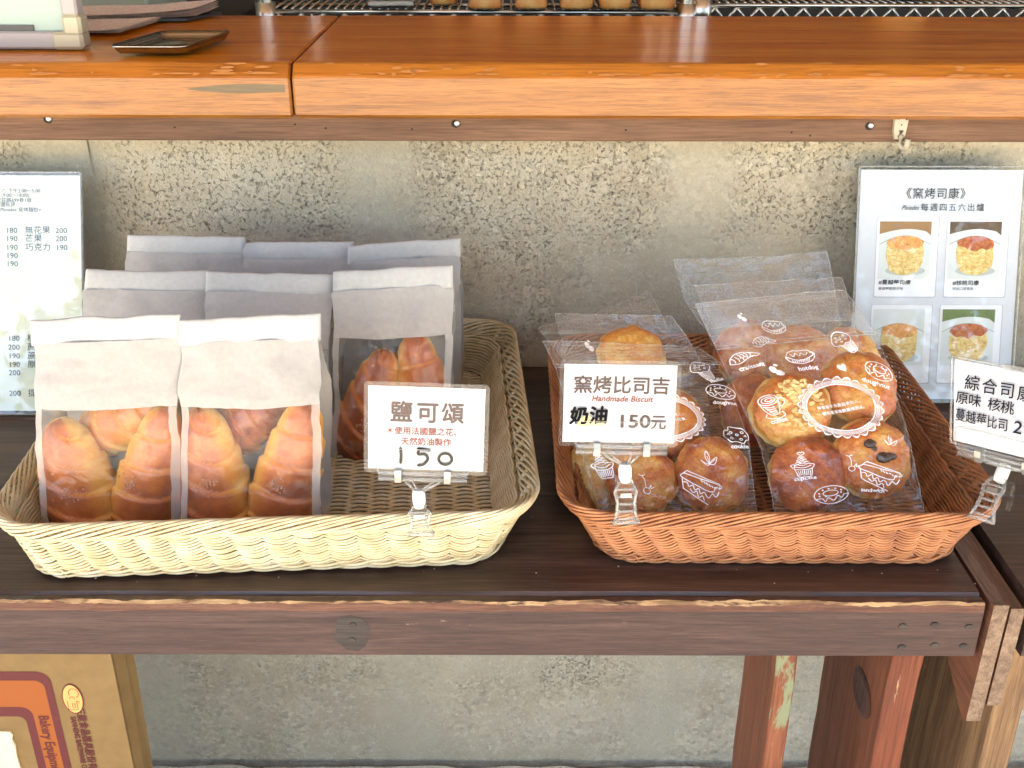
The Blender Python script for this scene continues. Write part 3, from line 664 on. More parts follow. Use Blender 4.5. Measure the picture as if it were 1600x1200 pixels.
# trees and shrubs across the lane behind the photographer; they show in the acrylic
def tree(x, y, h, r, label, seed):
    R = np.random.RandomState(seed); t = thing('tree', (x, y, -.62), label, 'tree', 'trees across the lane')
    b = MB(); P = [(x, y, -.62), (x + .1, y, h * .3), (x - .05, y + .1, h * .6), (x + .1, y, h * .8)]; b.tube(P, [.16, .12, .09, .04], 8)
    for k in range(9):
        a = R.uniform(0, 2 * pi); z = h * R.uniform(.35, .7); b.tube([(x, y, z), (x + cos(a) * r * .4, y + sin(a) * r * .4, z + r * .3), (x + cos(a) * r * .8, y + sin(a) * r * .8, z + r * .5)], [.05, .03, .012], 6)
    b.build('trunk', D['bark'], t, True)
    n = 8200; C = R.normal(size=(46, 3)); C /= np.linalg.norm(C, axis=1)[:, None]; C *= (R.uniform(.35, 1, 46) ** .6)[:, None] * (r, r, h * .34)
    c = C[R.randint(0, 46, n)] + R.normal(size=(n, 3)) * r * .16 + (x, y, h * .62)
    a = R.normal(size=(n, 3)); a /= np.linalg.norm(a, axis=1)[:, None]; d = np.cross(a, R.normal(size=(n, 3))); d /= np.linalg.norm(d, axis=1)[:, None]
    s = R.uniform(.05, .1, n)[:, None]; V = np.stack([c - a * s, c + d * s * .5, c + a * s, c - d * s * .5], 1).reshape(-1, 3)
    mk('crown', V, np.arange(4 * n).reshape(-1, 4).tolist(), D['leaf'], t)
for k, (x, y, h, r, L_) in enumerate(((-3.6, -8, 5.4, 1.0, 'broad leafy tree across the lane, left of the three behind the photographer'), (.6, -9, 5., 1.9, 'tall leafy tree across the lane, middle of the three behind the photographer'), (4.4, -7.5, 4.4, 1.8, 'broad leafy tree across the lane, right of the three behind the photographer'))):
    tree(x, y, h, r, L_, k + 3)

# ================================================================== baskets
def basket(cx, y0, y1, w, mat, label, inset=(.03, .03, .028, .02), H=.060, P=.0245, seed=0):
    hx, hy = w / 2, (y1 - y0) / 2; cyy = (y0 + y1) / 2
    t = thing('wicker_basket', (cx, cyy, 0), label, 'basket')
    R0 = .040
    segs = [('c', 0), ('l', 1), ('c', 1), ('l', 2), ('c', 2), ('l', 3), ('c', 3), ('l', 0)]
    Lx, Ly, Lc = 2 * hx - 2 * R0, 2 * hy - 2 * R0, R0 * pi / 2
    lens = [Lx, Lc, Ly, Lc, Lx, Lc, Ly, Lc]; cum = np.concatenate([[0], np.cumsum(lens)]); TOT = cum[-1]
    nst = int(round(TOT / P)); P = TOT / nst
    def pos(s, tt):
        """s: arc length on the rim, tt: 0 base .. 1 rim -> point, outward normal"""
        s = np.asarray(s, float) % TOT; tt = np.broadcast_to(np.asarray(tt, float), s.shape); k = 1 - tt; kk = k ** .85
        xl, xr, yf, yb = -hx + inset[0] * kk, hx - inset[1] * kk, -hy + inset[2] * kk, hy - inset[3] * kk
        r = R0 * (1 - .25 * k)
        out = np.zeros(s.shape + (2,)); N = np.zeros(s.shape + (2,))
        for i in range(8):
            m = (s >= cum[i]) & (s <= cum[i + 1] + 1e-9); f = (s - cum[i]) / lens[i]
            if i % 2 == 0:
                a = [((xl + r, yf), (xr - r, yf), (0, -1)), None, ((xr, yf + r), (xr, yb - r), (1, 0)), None, ((xr - r, yb), (xl + r, yb), (0, 1)), None, ((xl, yb - r), (xl, yf + r), (-1, 0))][i]
                px_ = a[0][0] + (a[1][0] - a[0][0]) * f; py_ = a[0][1] + (a[1][1] - a[0][1]) * f
                out[m] = np.stack([px_ + 0 * s, py_ + 0 * s], -1)[m]; N[m] = a[2]
            else:
                c, a0 = {1: ((xr - r, yf + r), -pi / 2), 3: ((xr - r, yb - r), 0), 5: ((xl + r, yb - r), pi / 2), 7: ((xl + r, yf + r), pi)}[i]
                an = a0 + f * pi / 2; out[m] = np.stack([c[0] + r * np.cos(an), c[1] + r * np.sin(an)], -1)[m]; N[m] = np.stack([np.cos(an), np.sin(an)], -1)[m]
        return out, N
    ns = int(TOT / .0032); S_ = np.arange(ns) * TOT / ns
    def strand(tt, off, dz=0.):
        p, n = pos(S_, tt); tt = np.broadcast_to(tt, S_.shape)
        q = p + n * np.asarray(off)[..., None]; return np.stack([q[:, 0] + cx, q[:, 1] + cyy, tt * H + dz + 0 * S_], -1)
    rs = .00124
    # walls: strands bulging over the stakes, cusps drifting from row to row
    b = MB(); rows = np.arange(.0088, .0450, .00282)
    for k, z in enumerate(rows):
        ph = k * .035 + noise3(S_ * 8, k * .3, seed) * .04
        a = np.abs(np.sin(pi * (S_ / P + ph))); a = a ** .75
        jit = noise3(S_ * 30, k * 1.7, seed + 2.) * .0004
        b.tube(strand(z / H + 0 * S_, -.0004 + .0021 * a, -.0030 * a + .0012 + jit), rs * random.uniform(.92, 1.05), 6, True)
        # the returning half of the weave, seen from inside
        b.tube(strand(z / H + 0 * S_, -.0044 - .0016 * (1 - a), .0014 + jit), rs * 1.05, 5, True)
    b.build('woven_wall', mat, t, True, kind='stuff')
    # waling band under the rim: long strands wound about the wall top
    b = MB(); nb = 12; Lw = .155 if TOT > 1.3 else .14; nw = max(1, round(TOT / Lw)); Lw = TOT / nw
    for k in range(nb):
        ph = 2 * pi * (S_ / Lw + k / nb); z = .0505 + .0078 * np.sin(ph); off = .0012 + .0042 * np.cos(ph)
        # S_ turns counter-clockwise: front strands climb to the right
        b.tube(strand(z / H, off, .0004 * noise3(S_ * 20, k * 1., 3.)), rs * 1.02, 6, True)
    b.build('waling_band', mat, t, True, kind='stuff')
    # plaited rim rope lying just inside the band
    b = MB(); nr = 3; Lr = TOT / round(TOT / .075)
    for k in range(nr):
        ph = 2 * pi * (S_ / Lr + k / nr); b.tube(strand(np.full(ns, .0608 / H), -.0038 + .0020 * np.cos(ph), .0020 * np.sin(ph)), rs * 1.3, 7, True)
    b.build('rim_rope', mat, t, True, kind='stuff')
    # foot: slanting stake ends and two wavy strands
    b = MB(); ps = [k * P for k in range(nst)]
    for s in ps:
        for d in (0, .003):
            u = np.linspace(0, 1, 5); ss = s + d + u * .014; p, n = pos(ss, (1 - u) * .15); b.tube(np.stack([p[:, 0] + cx + n[:, 0] * -.0004, p[:, 1] + cyy + n[:, 1] * -.0004, .0095 - u * .0065], -1)[:, :], rs, 5)
    for k in range(2):
        ph = 2 * pi * (S_ / (2 * P)) + k * pi
        b.tube(strand(.03 + 0 * S_, .0012 + .0012 * np.cos(ph), .0018 + .0010 * np.sin(ph)), rs, 6, True)
        b.tube(strand(.13 + 0 * S_, .002 + .0016 * np.cos(ph), .0005 + .0018 * np.sin(ph)), rs, 6, True)
    b.build('foot_braid', mat, t, True, kind='stuff')
    b = MB()
    for s in ps:
        for d in (-.0014, .0014):
            u = np.linspace(.05, .93, 7); p, n = pos(np.full(7, s + d), u); b.tube(np.stack([p[:, 0] + cx - n[:, 0] * .0022, p[:, 1] + cyy - n[:, 1] * .0022, u * H], -1), rs, 5)
    b.build('stakes', mat, t, True, kind='stuff')
    # floor
    b = MB(); bx0, bx1 = cx - hx + inset[0] - .002, cx + hx - inset[1] + .002; by0, by1 = y0 + inset[2] - .001, y1 - inset[3] + .001
    pf = .0178; y = by0; k = 0
    while y < by1:
        e = max(0, .030 - min(y - by0, by1 - y)); rr_ = .034; cut = rr_ - sqrt(max(rr_ ** 2 - max(0, rr_ - min(y - by0, by1 - y)) ** 2, 0))
        X = np.arange(bx0 + cut, bx1 - cut, .0026); a = np.sin(pi * (X / pf) + (pi if k % 2 else 0))
        b.tube(np.stack([X, y + .0003 * noise3(X * 40, k * 1., 1.), .0058 + .0016 * a + .0004 * noise3(X * 9, y * 9, 2.)], -1), rs * 1.12, 6); y += .0031; k += 1
    b.build('woven_floor', mat, t, True, kind='stuff')
    b = MB(); k0 = math.ceil(bx0 / pf); x = (k0) * pf
    while x < bx1 - .004:
        q = min(x - bx0, bx1 - x); ct_ = .03 * (1 - sqrt(max(0, 1 - (1 - min(1, q / .034)) ** 2))) if q < .034 else 0; b.tube([(x, by0 + ct_ + .002, .0058), (x, by1 - ct_ - .002, .0058)], rs * .9, 5); x += pf
    b.build('floor_stakes', mat, t, True, kind='stuff')
    return t
bk = basket(-.1935, .678, 1.050, .410, D['cream_rattan'], 'cream wicker basket holding white-topped bags of salt rolls, on the bench', (.020, .032, .016, .014), seed=1)
bk.rotation_euler.z = radians(3.4)
basket(.2055, .686, 1.020, .338, D['brown_rattan'], 'terracotta wicker basket holding clear bags of biscuits, on the bench', (.034, .028, .020, .018), P=.021, seed=4)

# ================================================================== salt rolls
def roll(p0, p1, r, label, tone=.5, turn=0., salt=True, flip=1, group='salt rolls in the bread bags', depth=.9, saltpos=(.36, .0)):
    """tapering rolled bun from its base p0 to its tip p1, spiral layers, darker where it faced the oven"""
    r = r * 1.06; p0, p1 = np.array(p0, float), np.array(p1, float); ax = p1 - p0; L = np.linalg.norm(ax); ax /= L
    view = np.array((0, -1., .25)); view -= ax * np.dot(ax, view); view /= np.linalg.norm(view); side = np.cross(ax, view)
    nu, nv = 90, 64; u = np.linspace(0, 1, nu)[:, None]; th = np.linspace(0, 2 * pi, nv, endpoint=False)[None]
    prof = np.clip(1 - np.abs(2 * u - 1) ** 3.6, 0, 1) ** .5 * (1.03 - .30 * sm(.35, .95, u)) * (1 - .08 * sm(.3, 0, u))
    q = (u * 5.2 + flip * .42 * np.sin(th + turn) + .12 * np.sin(2 * th + 1)) % 1.0
    saw = np.where(q < .9, q / .9, (1 - q) / .1)          # swelling layer, then the step
    rr_ = r * prof * (1 + .105 * (saw - .5) * sm(0, .12, u) * sm(1, .9, u)) * (1 + .05 * noise3(u * 4 + r * 90, np.cos(th) * 1.5, np.sin(th) * 1.5 + L * 50))
    bendy = .1 * L * np.sin(pi * u) * 0
    V = p0 + ax * L * u[..., None] + (np.cos(th) * rr_)[..., None] * view * depth + (np.sin(th) * rr_)[..., None] * side
    i = np.arange(nu - 1)[:, None]; j = np.arange(nv)[None]; j2 = (j + 1) % nv
    F = np.stack([i * nv + j, i * nv + j2, (i + 1) * nv + j2, (i + 1) * nv + j], -1).reshape(-1, 4).tolist()
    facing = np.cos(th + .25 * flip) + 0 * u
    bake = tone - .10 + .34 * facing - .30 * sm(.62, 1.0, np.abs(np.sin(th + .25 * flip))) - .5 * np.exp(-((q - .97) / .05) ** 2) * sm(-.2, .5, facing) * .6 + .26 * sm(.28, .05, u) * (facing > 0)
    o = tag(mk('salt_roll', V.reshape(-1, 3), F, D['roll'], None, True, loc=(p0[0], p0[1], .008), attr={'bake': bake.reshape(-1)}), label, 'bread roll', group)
    if salt:
        b = MB(); R = np.random.RandomState(int(abs(p0[0]) * 1e4) % 9999)
        for k in range(26):
            uu = saltpos[0] + R.normal() * .03; t_ = saltpos[1] + R.normal() * .16; s = R.uniform(.0003, .0008)
            ii = int(uu * (nu - 1)); jj = int((t_ % (2 * pi)) / (2 * pi) * nv) % nv; c = V[ii, jj] + view * .0004
            A = R.normal(size=(3, 3)); Q, _ = np.linalg.qr(A); cb = np.array([(x, y, z) for x in (-1, 1) for y in (-1, 1) for z in (-1, 1)]) * s
            b.add(cb @ Q + c, [(0, 1, 3, 2), (4, 6, 7, 5), (0, 4, 5, 1), (2, 3, 7, 6), (0, 2, 6, 4), (1, 5, 7, 3)])
        b.build('salt_grains', D['salt'], o, kind='stuff')
    return o
def A(px, py, y): return at(px, py, y=y)
roll(A(150, 852, .748), A(94, 655, .752), .0285, 'salt roll leaning at the left side of the left front bread bag', .55, 0., True, 1, saltpos=(.52, .15))
roll(A(212, 846, .746), A(262, 634, .752), .0245, 'upright salt roll at the right side of the left front bread bag', .55, 1., True, -1, saltpos=(.50, -.3))
roll(A(128, 690, .775), A(282, 615, .779), .021, 'salt roll lying across behind the two upright ones in the left front bread bag', .35, 2., False, 1)
roll(A(352, 852, .748), A(312, 636, .752), .0275, 'salt roll with a salt cluster at the left of the right front bread bag', .58, .5, True, 1, saltpos=(.54, .15))
roll(A(425, 852, .746), A(480, 626, .752), .0255, 'upright dark salt roll at the right side of the right front bread bag', .6, 1.4, True, -1, saltpos=(.5, -.1))
roll(A(345, 690, .775), A(440, 612, .779), .0225, 'dark salt roll lying behind the two upright ones in the right front bread bag', .72, 2., False, -1)
roll(A(552, 725, .870), A(606, 546, .880), .0245, 'brown salt roll leaning at the left of the bag behind the croissant price sign', .62, .2, True, 1, saltpos=(.45, .1))
roll(A(690, 745, .872), A(645, 518, .880), .0255, 'brown salt roll leaning at the right of the bag behind the croissant price sign', .6, 1.2, False, -1)
roll(A(625, 640, .905), A(640, 545, .905), .021, 'pale salt roll between the two brown ones in the bag behind the croissant price sign', .15, .2, False, 1)

# ================================================================== bread bags
def bread_bag(tl, tr, yt, bl, br, yb, label, zb=.014, depth=.058, pap=.60, seed=0, lean=.0, film=True, sagr=0.):
    """tl,tr: photo points of the folded top; bl,br: of the foot"""
    a0, a1 = A(tl[0], tl[1], yt), A(tr[0], tr[1], yt); c0, c1 = at(bl[0], bl[1], y=yb), at(br[0], br[1], y=yb)
    c0, c1 = np.array((c0[0], yb, zb)), np.array((c1[0], yb, zb))
    t = thing('bread_bag', ((c0[0] + c1[0]) / 2, yb + depth / 2, zb), label, 'bread bag', 'bags of salt rolls in the cream basket')
    rng = np.random.RandomState(seed)
    back_top = np.array((0, .0045, 0))
    def W(u, v, d):
        """u across 0..1, v up 0..1, d: 0 front .. 1 back"""
        u, v, d = np.broadcast_arrays(np.asarray(u, float), v, d)
        lo = c0 + (c1 - c0) * u[..., None]; hi = a0 + (a1 - a0) * u[..., None]
        P = lo + (hi - lo) * v[..., None]
        dd = depth * (1 - sm(.5, .97, v) * .93)
        bulge = -.006 * np.sin(pi * v) ** 1. * np.sin(pi * u) * (1 - d) * 1.1 + .003 * np.sin(pi * u) * np.sin(pi * v) * d
        fw = .5 * (depth - dd) * 1.2
        P[..., 1] += dd * d + bulge + (fw * 0)
        wr = .0026 * noise3(u * 5 + seed, v * 7, d * 3 + seed) + .0012 * (1 - np.abs(noise3(u * 4 + v * 5 + seed, v * 6 - u * 2, seed * 1.))) ** 5 + .0010 * noise3(u * 3 + seed, v * 18, d + 2.) * sm(.2, .5, v) + .0006 * noise3(u * 22 + v * 9, v * 14 - u * 6, seed + 4.)
        P[..., 1] += wr * sm(0, .06, v) * sm(1., .92, v); P[..., 0] += .5 * wr
        return P
    def panel(name, us, vs, d, mat, off=0., nu=26, nv=36):
        U, Vv = np.meshgrid(np.linspace(*us, nu), np.linspace(*vs, nv), indexing='ij'); P = W(U, Vv, np.full(U.shape, float(d))); P[..., 1] += off
        return mk(name, P.reshape(-1, 3), grid_faces(nu, nv), mat, t, True)
    vt = .905
    panel('back_panel', (0, 1), (.0, vt), 1, D['bag_paper'])
    panel('paper_panel', (0, 1), (pap, vt), 0, D['bag_paper'], -.0004)
    if film:
        panel('window_film', (.0, 1), (.0, pap + .01), 0, D['window'], 0, 60, 70)
        panel('side_strip', (.0, .05), (.0, pap), 0, D['frost'], -.0003, 5, 30)
        panel('side_strip', (.94, 1.), (.0, pap), 0, D['frost'], -.0003, 5, 30)
    else: panel('window_film', (0, 1), (0, pap), 0, D['frost'])
    for u, sg in ((0., 1), (1., -1)):
        nv, nd = 36, 9; Vv, Dd = np.meshgrid(np.linspace(0, vt, nv), np.linspace(0, 1, nd), indexing='ij'); P = W(np.full(Vv.shape, u), Vv, Dd)
        k = 1 - np.abs(Dd * 2 - 1); P[..., 0] += sg * k * (.002 + .011 * sm(.35, .9, Vv)) + .001 * noise3(Vv * 9, Dd * 4, seed + u * 5.)
        mk('gusset', P.reshape(-1, 3), grid_faces(nv, nd), [D['frost'], D['bag_paper']], t, True, midx=[(1 if (f // (nd - 1)) / (nv - 1) * vt > pap else 0) for f in range((nv - 1) * (nd - 1))])
    # folded-over top: a flat roll with rounded edges
    n = 40; X = np.linspace(-.012, 1.012, n); th = np.linspace(0, 2 * pi, 18, endpoint=False); V = []
    for x in X:
        q = W(min(max(x, 0), 1), .955, 0.5); q0 = a0 + (a1 - a0) * x; hi = lambda v: c0 + (c1 - c0) * x + (q0 - (c0 + (c1 - c0) * x)) * v
        m_ = hi(.943); up = hi(1.) - hi(.886); hh = .5 * up; cl = min(max((x + .012) / .004, 0.3), 1, max((1.012 - x) / .004, 0.3))
        wob = .0016 * noise3(x * 6, seed, 1.)
        for a in th:
            cz = np.sign(sin(a)) * abs(sin(a)) ** .8; V.append(m_ + hh * cz * 1.02 + np.array((0, .0022 + .0030 * cos(a) * cl + wob, .0011 * noise3(x * 5, seed, 5.) + .0005 * noise3(x * 16, seed, 8.) * (1 if sin(a) < 0 else .4))))
    F = [(i * 18 + j, i * 18 + (j + 1) % 18, (i + 1) * 18 + (j + 1) % 18, (i + 1) * 18 + j) for i in range(n - 1) for j in range(18)] + [tuple(range(18))[::-1], tuple((n - 1) * 18 + k for k in range(18))]
    mk('folded_top', V, F, D['bag_fold'], t, True)
    if film:  # creases of the film: a few sharp folds that catch the light
        b = MB()
        for k in range(2):
            u0, u1 = rng.uniform(.1, .45), rng.uniform(.5, .9); v0, v1 = rng.uniform(.3, .56), rng.uniform(.3, .56)
            tt = np.linspace(0, 1, 12); P = W(u0 + (u1 - u0) * tt, v0 + (v1 - v0) * tt + .02 * np.sin(tt * 7), np.zeros(12)); P[:, 1] -= .0005
            b.tube(P, .00005 + .0003 * np.sin(pi * tt), 5)
        b.build('film_crease', D['film'], t, True)
    return t
bread_bag((200, 369), (380, 373), .990, (196, 640), (372, 640), .975, 'white-topped bread bag at the left of the rearmost row, before the wall', seed=21, film=False)
bread_bag((374, 380), (550, 381), .992, (368, 640), (540, 640), .975, 'white-topped bread bag in the middle of the rearmost row', seed=22, film=False)
bread_bag((545, 385), (717, 374), .985, (540, 640), (722, 640), .97, 'white-topped bread bag at the right end of the rearmost row, nearly touching the wall', seed=23, film=False)
bread_bag((135, 425), (325, 427), .895, (118, 740), (316, 740), .855, 'white-topped bread bag at the left of the middle row', seed=24, film=False)
bread_bag((323, 427), (521, 431), .893, (318, 740), (512, 740), .855, 'white-topped bread bag in the centre of the middle row', seed=25, film=False)
bread_bag((522, 426), (705, 415), .886, (520, 726), (706, 726), .846, 'bread bag with two rolls showing just behind the croissant price sign', seed=26, pap=.655)
bread_bag((47, 503), (277, 495), .752, (66, 838), (278, 838), .716, 'left of the two front bread bags, salt rolls behind its window', seed=27, pap=.615)
bread_bag((280, 502), (498, 493), .752, (284, 838), (500, 838), .714, 'right of the two front bread bags, dark salt rolls behind its window', seed=28, pap=.62)

# ================================================================== biscuits and their printed bags
BISC = []
def biscuit(px, py, y, r, label, tone=.55, top='plain', nrm=(0, -.72, .69), th=.026, group='biscuits in the clear bags'):
    BISC.append((at(px, py, y=y + .010), r, th, group))
    c = at(px, py, y=y + .010); n = np.array(nrm, float); n /= np.linalg.norm(n); x = np.cross((0, 0, 1.), n); x /= np.linalg.norm(x); x = -x if x[0] < 0 else x; yv = np.cross(n, x)
    sd_ = px * .37 + py * .11
    nu, nv = 72, 44; a = np.linspace(0, 2 * pi, nu, endpoint=False)[:, None]; v = np.linspace(-pi / 2, pi / 2, nv)[None]
    R_ = r * (np.cos(v) ** .62) * (1 + .045 * noise3(np.cos(a) * 1.6 + sd_, np.sin(a) * 1.6, 1.) + .018 * noise3(np.cos(a) * 6, np.sin(a) * 6 + sd_, v * 2))
    h = np.sin(v); hz = np.where(h > 0, th * .58 * h ** .9 if False else th * .58 * np.sign(h) * np.abs(h) ** 1.05, th * .5 * h) + 0 * a
    crack = .0022 * noise3(np.cos(a) * 5 + sd_, np.sin(a) * 5, hz * 260) * (1 - np.abs(h) ** 2)
    hz = hz + .0013 * noise3(R_ * np.cos(a) * 110 + sd_, R_ * np.sin(a) * 110, 3.) + .0008 * noise3(R_ * np.cos(a) * 320 + sd_, R_ * np.sin(a) * 320, 3.) * sm(.1, .6, h)
    R_ = R_ + crack
    V = c + (R_ * np.cos(a))[..., None] * x + (R_ * np.sin(a))[..., None] * yv + hz[..., None] * n
    bake = (tone - .08) * sm(-.05, .42, h + .12 * noise3(np.cos(a) * 3, np.sin(a) * 3, sd_)) + .12 * noise3(R_ * np.cos(a) * 55 + sd_, R_ * np.sin(a) * 55, 1.) + .08 * sm(.9, .6, h) * sm(.1, .5, h)
    i = np.arange(nu)[:, None]; j = np.arange(nv - 1)[None]; i2 = (i + 1) % nu
    F = np.stack([i * nv + j, i2 * nv + j, i2 * nv + j + 1, i * nv + j + 1], -1).reshape(-1, 4).tolist()
    o = tag(mk('biscuit', V.reshape(-1, 3), F, D['biscuit'], None, True, loc=c - n * th * .5, attr={'bake': bake.reshape(-1)}), label, 'biscuit', group)
    Rg = np.random.RandomState(int(px) + 5)
    if top == 'oats':
        b = MB()
        for k in range(120):
            rr_, aa = r * .62 * sqrt(Rg.rand()), Rg.uniform(0, 2 * pi); dx, dy = rr_ * cos(aa) + r * .12, rr_ * sin(aa) * 1.1 + r * .1
            hh = th * .58 * sqrt(max(0, 1 - min(1, (sqrt(dx * dx + dy * dy) / r)) ** 3.2)) + .0009
            s = Rg.uniform(.0018, .0034); Q = np.linalg.qr(np.eye(3) * 2 + Rg.normal(size=(3, 3)) * .9)[0]
            pl = np.array([(cos(t) * s, sin(t) * s * .55, e) for e in (-.0004, .0004) for t in np.linspace(0, 2 * pi, 7)[:-1]]) @ Q.T
            b.add(c + (pl[:, :1] + dx) * x + (pl[:, 1:2] + dy) * yv + (pl[:, 2:] + hh) * n, [tuple(range(6))[::-1], tuple(range(6, 12))] + [(q, (q + 1) % 6, 6 + (q + 1) % 6, 6 + q) for q in range(6)])
        b.build('oat_flakes', D['oat'], o, kind='stuff')
    if top == 'berry':
        for dx, dy, s in ((-.18, .16, .0042), (.12, -.02, .0050), (.30, .0, .0034), (-.10, .10, .0026)):
            hh = th * .56; U, T = np.meshgrid(np.linspace(0, 2 * pi, 10, endpoint=False), np.linspace(-pi / 2, pi / 2, 7), indexing='ij')
            w_ = 1 + .25 * noise3(np.cos(U) * 2, np.sin(U) * 2, T + dx * 30); X = np.cos(T) * np.cos(U) * s * w_ * 1.3; Y = np.cos(T) * np.sin(U) * s * w_; Z = np.sin(T) * s * .6
            P = c + (X + dx * r)[..., None] * x + (Y + dy * r * 2)[..., None] * yv + (Z + hh)[..., None] * n
            mk('berry', P.reshape(-1, 3), [(i_ * 7 + j_, ((i_ + 1) % 10) * 7 + j_, ((i_ + 1) % 10) * 7 + j_ + 1, i_ * 7 + j_ + 1) for i_ in range(10) for j_ in range(6)], D['berry'], o, True)
    return o
g1 = 'biscuits in the front right clear bag'
biscuit(1235, 642, .790, .0325, 'pale biscuit topped with oats, left in the front right clear bag', .5, 'oats', (-.12, -.78, .62), group=g1)
biscuit(1342, 605, .812, .033, 'glazed orange biscuit at the upper right of the front right clear bag', .62, 'plain', (.05, -.7, .7), group=g1)
biscuit(1262, 742, .748, .0315, 'dark glazed biscuit at the lower left of the front right clear bag', .78, 'plain', (-.05, -.8, .6), group=g1)
biscuit(1362, 716, .758, .0325, 'glazed biscuit studded with dark berries at the lower right of the front right clear bag', .62, 'berry', (.08, -.8, .6), group=g1)
biscuit(1302, 655, .822, .026, 'pale biscuit in the middle of the front right clear bag behind the lace print', .3, 'plain', (.0, -.5, .86), group=g1)
g2 = 'biscuits in the clear bags of the left stack'
biscuit(1003, 752, .752, .029, 'shiny orange biscuit at the foot of the left clear bag beside the sign clip', .62, 'plain', (-.1, -.8, .6), group=g2)
biscuit(1112, 742, .756, .0315, 'large glazed biscuit at the lower right of the left clear bag', .66, 'plain', (.05, -.8, .6), group=g2)
biscuit(1040, 660, .80, .0325, 'shiny orange biscuit half hidden behind the biscuit price sign', .66, 'plain', (.0, -.75, .66), group=g2)
biscuit(925, 745, .775, .028, 'pale biscuit in the left clear bag below the biscuit price sign', .2, 'plain', (-.3, -.7, .6), group=g2)
biscuit(985, 558, .872, .030, 'biscuit whose top edge shows above the biscuit price sign', .45, 'plain', (.0, -.6, .8), group=g2)
biscuit(980, 600, .93, .030, 'golden biscuit in the rearmost bag of the left stack', .55, 'plain', (.0, -.6, .8), group=g2)
g3 = 'biscuits in the clear bags of the right stack'
biscuit(1172, 552, .900, .0325, 'orange biscuit at the upper left of the right stack, behind the bag seals', .66, 'plain', (-.1, -.7, .7), group=g3)
biscuit(1250, 560, .885, .034, 'orange biscuit in the middle of the right stack, just above the oat biscuit', .6, 'plain', (0, -.65, .75), group=g3)
biscuit(1325, 560, .90, .030, 'pale orange biscuit at the upper right of the right stack', .4, 'plain', (.1, -.7, .7), group=g3)
biscuit(1180, 640, .845, .031, 'dark orange biscuit seen through the film edge left of the oat biscuit', .75, 'plain', (-.2, -.75, .6), group=g3)

